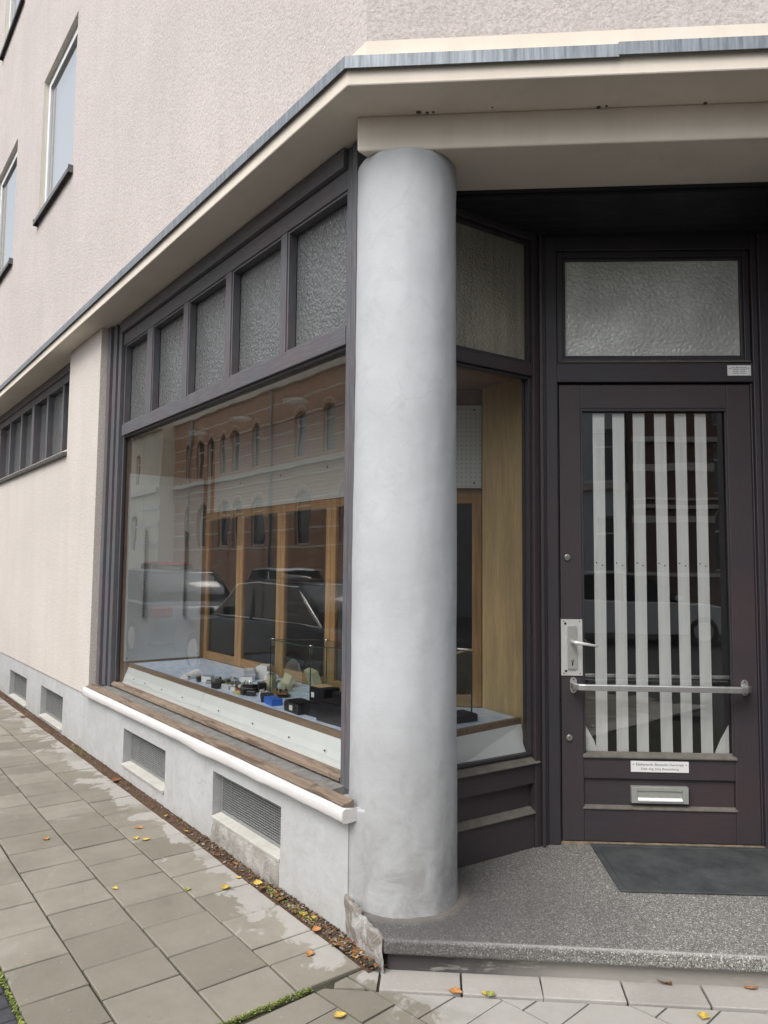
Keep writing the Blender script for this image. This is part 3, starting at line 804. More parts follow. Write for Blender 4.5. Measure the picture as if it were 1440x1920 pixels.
rc = kk.mix(kk.ramp(kk.noise(9, 6, .7, co=kk.mapping((1, 1, 5))), [(.56, 0), (.64, .55)]), rc, (.36, .34, .31))
M['riser'] = kk.fin(rc, .85, 0, kk.bump(kk.noise(30, 5), .4, .006), .3)
mb = MB(); mb.prism(poly2, -.08, .0655)
mb.build('step_riser', M['riser'], FF, B, base=(0, 0, 0))

# interior lining: room behind the display and a hallway behind the door
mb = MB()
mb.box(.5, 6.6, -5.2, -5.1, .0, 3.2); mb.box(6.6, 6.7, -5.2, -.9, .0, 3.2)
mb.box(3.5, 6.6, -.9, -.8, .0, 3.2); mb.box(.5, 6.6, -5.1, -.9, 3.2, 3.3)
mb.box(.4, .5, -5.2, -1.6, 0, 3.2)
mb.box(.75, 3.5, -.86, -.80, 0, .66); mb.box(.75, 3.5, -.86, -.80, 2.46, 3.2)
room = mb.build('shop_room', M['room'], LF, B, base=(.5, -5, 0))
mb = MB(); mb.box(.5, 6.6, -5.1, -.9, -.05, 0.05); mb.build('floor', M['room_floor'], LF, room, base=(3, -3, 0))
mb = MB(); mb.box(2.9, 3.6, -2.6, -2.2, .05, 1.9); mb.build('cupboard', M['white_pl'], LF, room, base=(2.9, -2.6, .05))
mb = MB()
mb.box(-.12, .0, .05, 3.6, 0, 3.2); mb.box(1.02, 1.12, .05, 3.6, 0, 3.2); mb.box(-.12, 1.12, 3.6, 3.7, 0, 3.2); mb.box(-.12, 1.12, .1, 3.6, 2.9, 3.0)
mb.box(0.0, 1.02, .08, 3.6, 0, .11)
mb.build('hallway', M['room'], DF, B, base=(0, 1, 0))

# ================================================================ SHOP WINDOW (left facade)
SWn = MB()
fy = -.09
# left post: three stepped ribs
SWn.box(3.385, 3.455, -.17, -.035, .530, 3.312); SWn.box(3.372, 3.384, -.17, -.085, .530, 3.312)
SWn.box(3.300, 3.371, -.17, -.055, .530, 3.312); SWn.box(3.288, 3.299, -.17, -.10, .530, 3.312)
SWn.box(3.225, 3.287, -.17, -.070, .530, 3.312); SWn.box(3.19, 3.224, -.17, -.105, .570, 3.13)
# right post
SWn.box(.085, .120, -.17, -.075, .525, 3.312); SWn.box(.121, .134, -.17, -.10, .525, 3.312); SWn.box(.135, .168, -.17, -.085, .525, 3.312)
# top rails
SWn.box(.169, 3.224, -.17, -.060, 3.225, 3.312, 1); SWn.box(.169, 3.224, -.17, -.088, 3.13, 3.223, 1)
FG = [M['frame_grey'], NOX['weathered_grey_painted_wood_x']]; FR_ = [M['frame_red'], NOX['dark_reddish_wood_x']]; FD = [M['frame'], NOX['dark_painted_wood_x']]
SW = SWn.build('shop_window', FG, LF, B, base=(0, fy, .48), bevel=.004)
tag(SW)
panes_t = [(.190, .700), (.785, 1.332), (1.430, 1.955), (2.055, 2.59), (2.72, 3.185)]
mb = MB()
mb.box(.169, 3.189, -.17, -.082, 2.420, 2.505, 1)
for (a, b), (c, d) in zip(panes_t[:-1], panes_t[1:]): mb.box(b+.012, c-.012, -.17, -.088, 2.506, 3.129)
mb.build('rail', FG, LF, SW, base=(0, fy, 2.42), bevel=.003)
for a, b in panes_t:
    mb = MB(); mb.box(a-.008, b+.008, -.150, -.144, 2.512, 3.118)
    mb.build('upper_pane', M['orn_dark'], LF, SW, base=(a, -.147, 2.5))
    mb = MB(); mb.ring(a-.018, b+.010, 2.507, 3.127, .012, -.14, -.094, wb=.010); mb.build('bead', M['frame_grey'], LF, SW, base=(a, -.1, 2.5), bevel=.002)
# big pane
mb = MB(); mb.quad((.17, -.125, .56), (3.19, -.125, .56), (3.19, -.125, 2.425), (.17, -.125, 2.425))
mb.build('pane', M['glass'], LF, SW, base=(1.6, -.125, .5))
mb = MB(); mb.box(.169, 3.188, -.12, -.098, 2.404, 2.419); mb.box(.169, .179, -.12, -.10, .570, 2.403); mb.box(3.176, 3.189, -.12, -.10, .570, 2.403)
mb.build('bead', M['frame'], LF, SW, base=(0, fy, 2.4), bevel=.002)
mb = MB(); mb.prism([(-.13, .536), (-.092, .537), (-.080, .543), (-.083, .557), (-.10, .569), (-.13, .569)], .170, 3.222, axis='x')
mb.build('bottom_rail', M['oldwood'], LF, SW, base=(0, -.1, .5))
mb = MB(); mb.prism([(-.17, .468), (-.018, .478), (-.018, .5265), (-.17, .5355)], .136, 3.288, axis='x')
mb.build('ledge', M['greyledge'], LF, SW, base=(0, -.1, .48))
mb = MB(); mb.prism([(-.0175, .500), (.028, .508), (.034, .510), (.035, .515), (.030, .518), (.004, .522), (-.014, .528), (-.0175, .528)], -.030, 3.45, axis='x')
mb.build('wood_sill', M['oldwood'], LF, SW, base=(0, 0, .48))
mb = MB(); n = 90
prof = [(-.02, .452), (.030, .451), (.044, .454), (.050, .463), (.051, .492), (.047, .503), (.036, .507), (-.02, .497)]
for i in range(n+1):
    s = -.050+(3.50+.050)*i/n
    for y, z in prof:
        sag = (-.008*math.exp(-((s-1.35)/.16)**2)-.004*(s > .6 and s < 1.35) if z < .465 else 0)-(.022*max(0, (s-1.6)/1.9) if z < .50 else 0)*.6
        mb.v.append((s, y+.003*mnoise.noise(Vector((s*6, z*30, 0))), z+sag+.002*mnoise.noise(Vector((s*5, y*30, 4)))))
m_ = len(prof)
for i in range(n):
    for j in range(m_): mb.face((i*m_+j, (i+1)*m_+j, (i+1)*m_+(j+1) % m_, i*m_+(j+1) % m_), 0, True)
mb.face(list(range(m_))); mb.face([n*m_+j for j in range(m_)])
mb.build('sill', M['sill_white'], LF, SW, base=(0, 0, .42))
# old brown part at the foot of the right post


# band window further along -------------------------------------------------
mb = MB()
mb.box(4.385, 12.195, -.17, -.065, 3.24, 3.316, 1); mb.box(4.385, 12.195, -.17, -.085, 3.16, 3.239, 1)
mb.box(4.385, 12.195, -.17, -.070, 2.452, 2.482)
xs = [4.385, 4.985, 5.60, 6.17, 6.82, 7.45, 8.02, 8.65, 9.28, 9.9, 10.5, 11.1, 11.7, 12.19]
for k, x in enumerate(xs[1:-1]):
    w = .05 if k % 3 == 2 else .028
    mb.box(x-w, x+w, -.17, -.07 if k % 3 == 2 else -.085, 2.483, 3.159)
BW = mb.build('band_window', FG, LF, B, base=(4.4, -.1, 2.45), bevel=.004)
for k, (a, b) in enumerate(zip(xs[:-1], xs[1:])):
    mb = MB(); mb.box(a+.002, b-.002, -.15, -.143, 2.484, 3.158); mb.build('pane', M['orn_dark'], LF, BW, base=(a, -.15, 2.5))
mb = MB(); mb.prism([(-.16, 2.40), (.050, 2.392), (.055, 2.422), (-.064, 2.451), (-.16, 2.451)], 4.37, 12.21, axis='x')
mb.build('sill', M['sill_metal'], LF, B, base=(4.4, 0, 2.4), bevel=.003)

# upstairs windows ------------------------------------------------------------
def up_window(fr, a, b, c, d, yf, sg, sky_white=True, tilt=False):
    """yf: wall face; sg=+1 when +y is outside"""
    def Y(t): return yf-sg*t
    def bx(mb, x0, x1, t0, t1, z0, z1, m=0): mb.box(x0, x1, Y(t0), Y(t1), z0, z1, m)
    mb = MB()
    def rg(x0, x1, z0, z1, w, t0, t1):
        bx(mb, x0, x0+w, t0, t1, z0, z1); bx(mb, x1-w, x1, t0, t1, z0, z1)
        bx(mb, x0+w, x1-w, t0, t1, z0, z0+w); bx(mb, x0+w, x1-w, t0, t1, z1-w, z1)
    rg(a+.002, b-.002, c+.002, d-.002, .055, .048, .12)
    fw = mb.build('window', M['pvc'], fr, B, base=(a, Y(.15), c), bevel=.004)
    mb = MB(); rg(a+.05, b-.05, c+.05, d-.05, .055, .040, .085)
    mb.build('sash', M['pvc'], fr, fw, base=(a, Y(.15), c), bevel=.006)
    mb = MB(); mb.quad((a+.10, Y(.062), c+.10), (b-.10, Y(.062), c+.10), (b-.10, Y(.062), d-.10), (a+.10, Y(.062), d-.10))
    mb.build('pane', M['glass_up'], fr, fw, base=(a, Y(.14), c))
    mb = MB(); bx(mb, a+.01, b-.01, .125, .20, c+.01, d-.01)
    mb.build('pane_backing', M['sky_white'] if sky_white else M['room'], fr, fw, base=(a, Y(.2), c))  # added sheet behind the pane; the pale one whitens it like reflected sky
    mb = MB()
    pr = [(Y(.047), c+.008), (Y(-.045), c-.004), (Y(-.047), c-.050), (Y(-.042), c-.050), (Y(-.040), c-.010), (Y(.047), c+.001)]
    mb.prism(pr, a-.035, b+.035, axis='x')
    bx(mb, a-.040, a-.0352, -.045, .0, c-.05, c+.02); bx(mb, b+.0352, b+.040, -.045, .0, c-.05, c+.02)
    mb.build('sill', M['sill_metal'], fr, fw, base=(a, Y(0), c))
for k, w in enumerate(wins): up_window(LF, *w, .05, 1, sky_white=(k not in (1, 2)))
up_window(FF, 3.0, 4.2, 5.03, 6.56, .10, -1)

# ================================================================ SIDE WINDOW beside the door (P plane: y<0 outside)
x0, x1 = -1.02, .006
mb = MB()
mb.box(-.045, .006, -.028, .06, .118, 3.15)          # right stile
mb.box(x0, x0+.06, -.02, .06, .118, 3.15)
mb.box(x0+.06, -.045, -.022, .06, 2.400, 2.462, 1)      # transom rail
mb.box(x0+.06, -.045, -.022, .06, 3.10, 3.15, 1)
mb.box(x0+.06, -.045, -.018, .06, .415, .512, 1)        # rail under the glass
mb.box(x0+.06, -.045, -.018, .06, .118, .278, 1)
mb.box(x0+.06, -.045, .012, .06, .278, .415, 1)         # sunk panel
SD = mb.build('side_window', FR_, PF, B, base=(-.5, 0, .118), bevel=.004)
mb = MB()
mb.prism([(-.036, .512), (.012, .540), (.012, .546), (-.038, .516)], x0+.06, -.02, axis='x')
mb.prism([(-.030, .279), (.010, .300), (.010, .304), (-.030, .283)], x0+.06, -.046, axis='x')
mb.build('ledge', M['frame_dust'], PF, SD, base=(-.5, 0, .3))
mb = MB(); mb.quad((x0+.06, .02, .53), (-.046, .02, .53), (-.046, .02, 2.40), (x0+.06, .02, 2.40))
mb.build('pane', M['glass'], PF, SD, base=(-.5, .02, .53))
mb = MB(); mb.box(x0+.061, -.046, .018, .024, 2.463, 3.099); mb.build('upper_pane', M['orn_dirty'], PF, SD, base=(-.5, .02, 2.46))
mb = MB(); mb.ring(x0+.062, -.046, 2.464, 3.098, .016, -.008, .017); mb.ring(x0+.062, -.046, .547, 2.399, .014, -.008, .017)
mb.build('bead', M['frame'], PF, SD, base=(-.5, 0, .55), bevel=.002)

# ================================================================ DOOR (D plane: y<0 outside)
mb = MB()
mb.box(-.105, -.088, -.060, .08, .118, 3.14)                 # corner bead
mb.box(-.0865, -.070, -.028, .08, .118, 3.14); mb.box(-.069, -.012, -.020, .08, .118, 3.14)
mb.box(-.0115, -.004, -.004, .08, .118, 2.378)
mb.box(.946, .955, -.004, .08, .118, 2.378)
mb.box(.956, .985, -.020, .08, .118, 3.14); mb.box(.9855, 1.16, -.034, .08, .118, 3.14)
mb.box(-.012, .956, -.020, .08, 2.380, 2.478, 1)                # transom bar
mb.box(-.012, .956, -.020, .08, 3.060, 3.14, 1)
mb.ring(-.008, .952, 2.479, 3.059, .030, -.008, .08)
DFm = mb.build('door_frame', FD, DF, B, base=(0, 0, .118), bevel=.004)
mb = MB(); mb.ring(.023, .921, 2.510, 3.028, .012, .0, .05, wb=.010); mb.build('bead', M['frame'], DF, DFm, base=(.4, 0, 2.5), bevel=.002)
mb = MB(); mb.box(.034, .910, .020, .027, 2.516, 3.018); mb.build('upper_pane', M['orn_sky'], DF, DFm, base=(.03, .02, 2.5))
mb = MB(); mb.prism([(-.026, 2.4785), (-.004, 2.490), (-.004, 2.496), (-.026, 2.482)], .0, .944, axis='x'); mb.build('ledge', M['frame_dust'], DF, DFm, base=(.4, 0, 2.48))
mb = MB(); mb.box(-.10, 1.10, -.006, .06, .1185, .130); mb.build('threshold', plain('worn_threshold', (.22,.17,.12), .8, 0, .35, 30, .4), DF, DFm, base=(.4, 0, .12))
# the door leaf
mb = MB()
z0, z1 = .134, 2.372
mb.box(0, .106, 0, .045, z0, z1); mb.box(.829, .944, 0, .045, z0, z1)
mb.box(.1065, .8285, 0, .045, 2.250, z1, 1)
mb.box(.1065, .8285, .001, .045, .430, .530, 1)
mb.box(.1065, .8285, .001, .045, z0, .286, 1)
mb.box(.1065, .8285, .016, .045, .2865, .4295, 1)
door = mb.build('door', FR_, DF, B, base=(0, 0, z0), bevel=.003)
mb = MB(); mb.box(.1065, .8285, .0, .012, 2.236, 2.2495); mb.box(.1065, .1165, .0, .012, .556, 2.2355); mb.box(.8185, .8285, .0, .012, .556, 2.2355)
mb.build('bead', M['frame'], DF, door, base=(.1, 0, .55), bevel=.002)
mb = MB()
mb.prism([(-.010, .5305), (.020, .548), (.020, .556), (-.010, .536)], .100, .835, axis='x')
mb.prism([(-.006, .2865), (.014, .298), (.014, .303), (-.006, .291)], .100, .835, axis='x')
mb.build('ledge', M['frame_dust'], DF, door, base=(.1, 0, .3))
mb = MB(); mb.quad((.1165, .022, .553), (.8185, .022, .553), (.8185, .022, 2.236), (.1165, .022, 2.236))
mb.build('pane', M['glass_door'], DF, door, base=(.4, .02, .55))
for k, (a, b, c, d) in enumerate([(.173,.232,.173,.229), (.272,.331,.273,.330), (.374,.432,.371,.428), (.480,.538,.487,.544), (.581,.639,.585,.639), (.681,.737,.680,.737)]):
    mb = MB(); zc_ = random.uniform(.95, 1.15)
    mb.prism([(c, .546), (d, .546), (b, 2.230), (a, 2.230)], .0305, .0325, axis='y')
    for q in ((.2, 1.475), (.7, 1.463)):
        xx_ = a+(b-a)*q[0]; mb.box(xx_-.003, xx_+.003, .0295, .0302, q[1]-.003, q[1]+.003, 1)
    mb.build('glass_strip', [M['strip'], M['dark']], DF, door, base=(c, .03, .55))
for pts in ([(.118, .552), (.178, .552), (.165, .60), (.118, .685)], [(.815, .552), (.745, .552), (.775, .62), (.815, .69)]):
    mb = MB(); mb.prism(pts, .0335, .0355, axis='y'); mb.build('corner_brace', M['strip'], DF, door, base=(pts[0][0], .03, .55))
# inner push bar seen through the glass
mb = MB(); mb.box(.10, .84, .065, .085, .905, .922); mb.build('inner_bar', M['alu'], DF, door, base=(.1, .07, .9), bevel=.003)
# outer push bar
mb = MB()
pts = [(.058, 0, .876), (.058, -.045, .876), (.075, -.062, .876), (.10, -.066, .876), (.835, -.066, .874), (.862, -.062, .874), (.880, -.045, .874), (.880, 0, .874)]
mb.tube(pts, .0205, 4)
for v in range(len(mb.v)): pass
mb.lathe([(.001, 0), (.001, 0)], 3) if False else None
bar = mb.build('push_bar', M['alu'], DF, door, base=(.05, 0, .87), bevel=.004)
for o_ in bar.data.polygons: o_.use_smooth = False
for x in (.058, .880):
    mb = MB(); P_ = []
    for k in range(24):
        a = 2*PI*k/24; P_.append((x+.017*math.cos(a), .876+.022*math.sin(a)+(.016 if math.sin(a) > 0 else -.016)))
    mb.prism(P_, -.008, -.0005, axis='y'); 
    for dz in (.028, -.028): mb.box(x-.003, x+.003, -.0095, -.0081, .876+dz-.003, .876+dz+.003, 1)
    mb.build('bar_mount', [M['alu'], M['dark']], DF, door, base=(x, 0, .876), bevel=.0015)
# lever plate
mb = MB(); mb.box(-.001, .103, -.006, -.0003, .922, 1.196)
for x, z in ((.012, 1.186), (.090, 1.186), (.012, .932), (.090, .932)): mb.box(x-.0025, x+.0025, -.0068, -.0061, z-.0025, z+.0025, 1)
for x, z in ((.020, 1.175), (.022, .944)): mb.box(x-.005, x+.005, -.008, -.0061, z-.005, z+.005, 1)
mb.build('lever_plate', [M['alu_plate'], M['dark']], DF, door, base=(.05, 0, .92))
mb = MB(); mb.prism([(.030, .955), (.074, .955), (.074, 1.160), (.070, 1.166), (.034, 1.166), (.030, 1.160)], -.017, -.0062, axis='y')
mb.box(.049, .055, -.0185, -.0171, .972, .992, 1)
mb.tube([(.052, -.019, .996), (.052, -.0168, .996)], .0085, 12, 2)
mb.build('lock_cover', [M['letter'], M['dark'], M['steel']], DF, door, base=(.05, 0, .95), bevel=.002)
mb = MB(); mb.tube([(.052, -.010, 1.087), (.052, -.045, 1.087), (.056, -.056, 1.087), (.068, -.060, 1.086), (.11, -.060, 1.080), (.162, -.058, 1.072), (.166, -.054, 1.071)], [.010, .010, .011, .010, .0075, .0055, .004], 12)
mb.build('door_lever', M['alu_plate'], DF, door, base=(.05, 0, 1.087))
mb = MB(); mb.tube([(.10, .06, 1.09), (.135, .06, 1.088)], .006, 10); mb.build('inner_lever', M['alu_plate'], DF, door, base=(.1, .06, 1.09))
for x, z in ((.034, 1.500), (.036, .622)):
    mb = MB(); mb.tube([(x, -.001, z), (x, -.008, z), (x, -.009, z)], [.0165, .0155, .013], 24); mb.tube([(x, -.0092, z), (x, -.012, z)], .0085, 20); mb.box(x-.001, x+.001, -.0128, -.0121, z-.005, z+.005, 1)
    mb.build('lock_cylinder', [M['steel'], M['dark']], DF, door, base=(x, 0, z))
# letter flap
mb = MB(); mb.ring(.330, .601, .320, .398, .028, -.010, -.0003+.016, wt=.020, wb=.012)
lb = mb.build('letter_slot', M['letter'], DF, door, base=(.33, 0, .32), bevel=.0015)
lb2 = MB(); lb2.box(.3585, .5725, -.004, .010, .3325, .3775)
lb2.prism([(-.0045, .3335), (-.016, .331), (-.016, .337), (-.0045, .3455)], .3595, .5715, axis='x', m=1)
lb2.build('letter_flap', [M['letter'], M['plaque']], DF, door, base=(.36, 0, .33), bevel=.001)
WM_ = None
def text_bits(lines, fr, yface, cx, mat_, parent, name):
    """lettering as real thin geometry"""
    objs = []
    for txt, z, h, w in lines:
        cu = bpy.data.curves.new('t', 'FONT'); cu.body = txt; cu.size = 1; cu.align_x = 'CENTER'; cu.resolution_u = 3
        to = bpy.data.objects.new('t', cu); COL.objects.link(to)
        dg = bpy.context.evaluated_depsgraph_get(); me = bpy.data.meshes.new_from_object(to.evaluated_get(dg))
        xs_ = [v.co.x for v in me.vertices]; W_ = max(xs_)-min(xs_)
        sx = w/W_; sz = h/.72
        mbx = MB()
        for p in me.polygons:
            i = len(mbx.v)
            for vi in p.vertices:
                c = me.vertices[vi].co; mbx.v.append((cx+c.x*sx, yface, z+c.y*sz))
            mbx.face(range(i, i+len(p.vertices)))
        objs.append(mbx); bpy.data.objects.remove(to); bpy.data.curves.remove(cu); bpy.data.meshes.remove(me)
    return objs
def plaque(x0, x1, z0, z1, lines, parent, name, dots=True, extra=None):
    mb = MB(); mb.box(x0, x1, -.0035, -.0003, z0, z1)
    off = -.0039
    for m2 in text_bits(lines, DF, off, (x0+x1)/2, None, None, name):
        i = len(mb.v); mb.v += m2.v
        for f in m2.f: mb.face([i+q for q in f], 1)
    if dots:
        zz = z1-.016
        for x in (x0+.012, x1-.012): mb.quad((x-.0022, off, zz-.0022), (x+.0022, off, zz-.0022), (x+.0022, off, zz+.0022), (x-.0022, off, zz+.0022), 1)
    if extra:
        for (a, b, c, d) in extra: mb.quad((a, off, c), (b, off, c), (b, off, d), (a, off, d), 1)
    return mb.build(name, [M['plaque'], M['ink']], DF, parent, base=(x0, 0, z0))
plaque(.330, .606, .466, .518, [('Elektronik-Bauteile-Vertrieb', .4965, .0125, .226), ('Dipl.-Ing. Jörg Bassenberg', .4775, .0098, .178)], door, 'name_plate')
ex = [(.850, .884, 2.4395, 2.4415), (.890, .918, 2.4395, 2.4415), (.856, .882, 2.4305, 2.4325), (.890, .915, 2.4305, 2.4325), (.855, .883, 2.4215, 2.4235), (.891, .917, 2.4215, 2.4235)]
DPL = MB()
pp = plaque(.828, .942, 2.411, 2.463, [('Jörg Bassenberg', 2.4475, .0085, .078)], DFm, 'name_plate', extra=ex)
pp.matrix_basis = pp.matrix_basis @ Matrix.Translation((0, -.0200, 0))
# right-hand return of the recess (out of frame, closes the shop)
mb = MB(); mb.box(1.17, 1.30, -.93, .08, .118, 3.14); mb.box(1.30, 6.0, -.72, -.4, -.05, 3.2)
mb.build('return_wall', M['frame'], DF, B, base=(1.2, -.4, .118))

# ================================================================ DISPLAY CASE behind the window
DC = empty('display_case', LF, 1.7, -.5, .2)
tag(DC, 'built in shop window display with white apron, blue paper deck and oak framed glass doors', 'display case')
DZ = .70
bk = -.78
q1 = LF.loc(inter(LF, bk, Frame(LF.w(.39, -1.147), math.radians(94.0)), 0)); q2 = (.39, -1.147)
pA = LF.loc(PF.w(-.95, .045)); pB = LF.loc(PF.w(-.5, .060)); pC = LF.loc(PF.w(-.022, .128))
deck = [(3.17, -.215), (3.17, bk), (q1[0], bk), q2, pC, pB, (pA[0], -.222)]
mb = MB(); mb.prism(deck, DZ-.02, DZ); mb.build('deck', M['paper'], LF, DC, base=(1.7, -.5, DZ))
# trim along the deck edge, both windows
mb = MB(); mb.box(.03, 3.169, -.214, -.190, DZ-.030, DZ+.003); mb.build('deck_trim', M['trimwood'], LF, DC, base=(1.7, -.2, DZ-.03), bevel=.002)
a_ = Vector((.048, -.215)); b_ = Vector((.060, -1.152)); 
pA2 = LF.loc(PF.w(-.95, .030)); pB2 = LF.loc(PF.w(-.5, .042)); pC2 = LF.loc(PF.w(-.012, .104))
mb = MB(); mb.prism([(pA[0]+.001, -.219), (pA2[0], -.219), pB2, pC2, pC, pB], DZ-.030, DZ+.003); mb.build('deck_trim', M['trimwood'], LF, DC, base=(.05, -.7, DZ-.03), bevel=.002)
# sloping white aprons with screws
mb = MB()
mb.prism([(-.134, .528), (-.130, .528), (-.1895, DZ-.026), (-.194, DZ-.026)], 1.792, 3.168, axis='x')
mb.prism([(-.134, .528), (-.130, .528), (-.1895, DZ-.026), (-.194, DZ-.026)], .10, 1.789, axis='x')
for x in (2.95, 2.72, 2.4, 2.05, 1.52, 1.10, .72, .40):
    y = -.1575; z = .613
    mb.box(x-.004, x+.004, y-.0005, y+.004, z-.003, z+.004, 1)
mb.build('apron', [M['apron'], M['dark']], LF, DC, base=(1.7, -.15, .53))
mb = MB(); i = 0
g0 = PF.w(-.93, .024); g1 = PF.w(-.049, .024); g0 = LF.loc(g0); g1 = LF.loc(g1)
for (pa, pb, qa, qb) in (((g0[0], g0[1]), LF.loc(PF.w(-.5, .024)), pA2, pB2), (LF.loc(PF.w(-.5, .024)), g1, pB2, pC2)):
    mb.quad((pa[0], pa[1], .531), (pb[0], pb[1], .531), (qb[0], qb[1], DZ-.028), (qa[0], qa[1], DZ-.028))
mb.build('apron', M['apron'], LF, DC, base=(0, -.6, .53))
# left end wall, panel, shelf rails
mb = MB(); mb.box(3.171, 3.186, -.82, -.128, .50, 2.46); mb.build('end_wall', M['plyside'], LF, DC, base=(3.17, -.5, .5))
mb = MB(); mb.box(3.163, 3.1705, -.748, -.150, .718, 2.135)
for y, z in ((-.17, .74), (-.73, .74), (-.17, 2.11), (-.55, 2.08)): mb.box(3.161, 3.1628, y-.004, y+.004, z-.004, z+.004, 1)
mb.build('side_panel', [M['peg_side'], M['dark']], LF, DC, base=(3.17, -.5, .72))
for y in (-.283, -.604):
    mb = MB(); mb.box(3.151, 3.1615, y-.009, y+.009, 1.035, 1.71)
    for k in range(26): z = 1.05+k*.0255; mb.box(3.1495, 3.1509, y-.0022, y+.0022, z, z+.013, 1)
    mb.build('shelf_rail', [M['alu'], M['dark']], LF, DC, base=(3.16, y, 1.04))
# ceiling of the case
ceil = [(3.186, -.128), (3.186, -.86), (q1[0], -.86), (.42, -1.25), LF.loc(PF.w(.04, .065)), LF.loc(PF.w(-1.0, .065)), (.10, -.172)]
mb = MB(); mb.prism(ceil, 2.43, 2.45); mb.build('case_ceiling', M['plyside'], LF, DC, base=(1.7, -.5, 2.43))
for s_ in (1.267, 1.977, 2.678):
    mb = MB(); c_ = (s_, -.48)
    mb.lathe([(.075, 2.429), (.078, 2.418), (.070, 2.412), (.064, 2.414), (.064, 2.429)], 32, c_, 0, False); mb.lathe([(.058, 2.424), (.030, 2.416), (.001, 2.413)], 24, c_, 1, False)
    for k in range(5): mb.box(c_[0]-.06, c_[0]+.06, c_[1]-.05+k*.025-.001, c_[1]-.05+k*.025+.001, 2.405, 2.411)
    mb.build('ceiling_lamp', [M['alu_plate'], M['white_pl']], LF, DC, base=(s_, -.48, 2.43))
# back: oak framed glass doors with fixed posts
def oakdoor(fr, a, b, z0, z1, y, parent, sg=1):
    mb = MB(); w = .052
    mb.box(a, a+w, y, y-.03*sg, z0, z1); mb.box(b-w, b, y, y-.03*sg, z0, z1)
    d = mb.build('back_door', M['oak'], fr, parent, base=((a+b)/2, y, z0), bevel=.004)
    for za, zb_ in ((z1-w, z1), (z0, z0+w+.01)):
        mb = MB(); mb.box(a+w+.0005, b-w-.0005, y-.001*sg, y-.03*sg, za, zb_)
        mb.build('cross_rail', M['oak_x'], fr, d, base=((a+b)/2, y, za), bevel=.003)
    mb = MB(); mb.quad((a+w, y-.015*sg, z0+w), (b-w, y-.015*sg, z0+w), (b-w, y-.015*sg, z1-w), (a+w, y-.015*sg, z1-w))
    mb.build('pane', M['glass_in'], fr, d, base=((a+b)/2, y, z0)); return d
for a, b in ((2.560, 3.165), (1.945, 2.556), (1.330, 1.941), (.730, 1.326)):
    oakdoor(LF, a, b, .702, 1.858, bk, DC)
mb = MB(); mb.box(q1[0], 3.17, bk-.012, bk-.004, 1.862, 2.425)
for x in (2.58, 1.97, 1.38): mb.box(x-.006, x+.006, bk-.004, bk-.002, 2.055, 2.067, 1)
mb.build('pegboard', [M['peg'], M['dark']], LF, DC, base=(1.7, bk, 1.86))
mb = MB(); mb.box(3.04, 3.10, bk-.02, bk-.0002, 1.8625, 2.42); mb.build('post', M['oak'], LF, DC, base=(3.07, bk, 1.86))
# angled back next to the side window
BF = Frame(LF.w(*q2), math.radians(94.0)); ql = BF.loc(LF.w(*q1))[0]
oakdoor(BF, ql+.006, -.003, .702, 1.845, .0, DC, sg=-1)
mb = MB(); mb.box(ql, .0, .004, .012, 1.849, 2.42); mb.box(ql, .04, .04, .05, 1.849, 2.42)
mb.build('pegboard', [M['peg'], M['dark']], BF, DC, base=(0, 0, 1.85)) if False else None
mb = MB(); mb.box(ql, -.005, .004, .012, 1.878, 2.335, 0)
for x, z in ((-.045, 2.31), (-.045, 1.905)): mb.box(x-.004, x+.004, .002, .0038, z-.004, z+.004, 1)
mb.build('pegboard', [M['peg'], M['dark']], BF, DC, base=(0, 0, 1.875))
mb = MB(); mb.box(ql, .03, .031, .045, 1.846, 2.43); mb.build('lining', M['plyside'], BF, DC, base=(0, .03, 1.85))
# plywood end wall at the door side
e2_ = LF.loc(PF.w(.0, .03))
mb = MB(); mb.prism([q2, (q2[0]+.02, q2[1]-.02), (-.04, -1.185), (-.04, -1.153)], .50, 2.43)
mb.build('end_wall', M['plywood'], LF, DC, base=(.1, -1.15, .5))
# dark boxing under the deck
mb = MB(); mb.box(.10, 3.17, -.80, -.16, .50, .52); mb.build('case_bottom', M['dark'], LF, DC, base=(1.7, -.5, .5))

# ================================================================ GLASS SHOWCASE on the deck
def gbox_case():
    a0, a1, b0, b1 = .62, 1.45, -.63, -.43
    pass
GC = empty('glass_showcase', LF, 1.15, -.55, DZ)
tag(GC, 'clear glass display cube with chrome corner clips standing on the blue paper', 'display cube')
# corners (in L coordinates) found where its uprights stand
ca = [(1.451, -.449), (.975, -.431), (.745, -.640), (1.215, -.690)]
zt = 1.005
# top slightly larger
for k in range(4):
    p, q = ca[k], ca[(k+1) % 4]
    mb = MB(); mb.quad((p[0], p[1], DZ+.002), (q[0], q[1], DZ+.002), (q[0], q[1], zt), (p[0], p[1], zt))
    mb.build('side_pane', M['glass_cube'], LF, GC, base=(p[0], p[1], DZ))
M['glass_edge'] = plain('dark_green_glass_edge', (.02, .05, .045), .15, 0, .1, 10, spec=.9)
for p in ca:
    mb = MB(); mb.box(p[0]-.0022, p[0]+.0022, p[1]-.0022, p[1]+.0022, DZ+.002, zt); mb.build('glass_edge', M['glass_edge'], LF, GC, base=(p[0], p[1], DZ))
cen = Vector((sum(p[0] for p in ca)/4, sum(p[1] for p in ca)/4)); tp = [tuple(cen+(Vector(p)-cen)*1.05) for p in ca]
mb = MB(); i = 0; mb.quad(*[(p[0], p[1], zt+.006) for p in tp])
mb.build('top_pane', M['glass_in'], LF, GC, base=(cen.x, cen.y, zt))
mb = MB()
for k in range(4):
    p, q = tp[k], tp[(k+1) % 4]; mb.quad((p[0], p[1], zt+.001), (q[0], q[1], zt+.001), (q[0], q[1], zt+.007), (p[0], p[1], zt+.007))
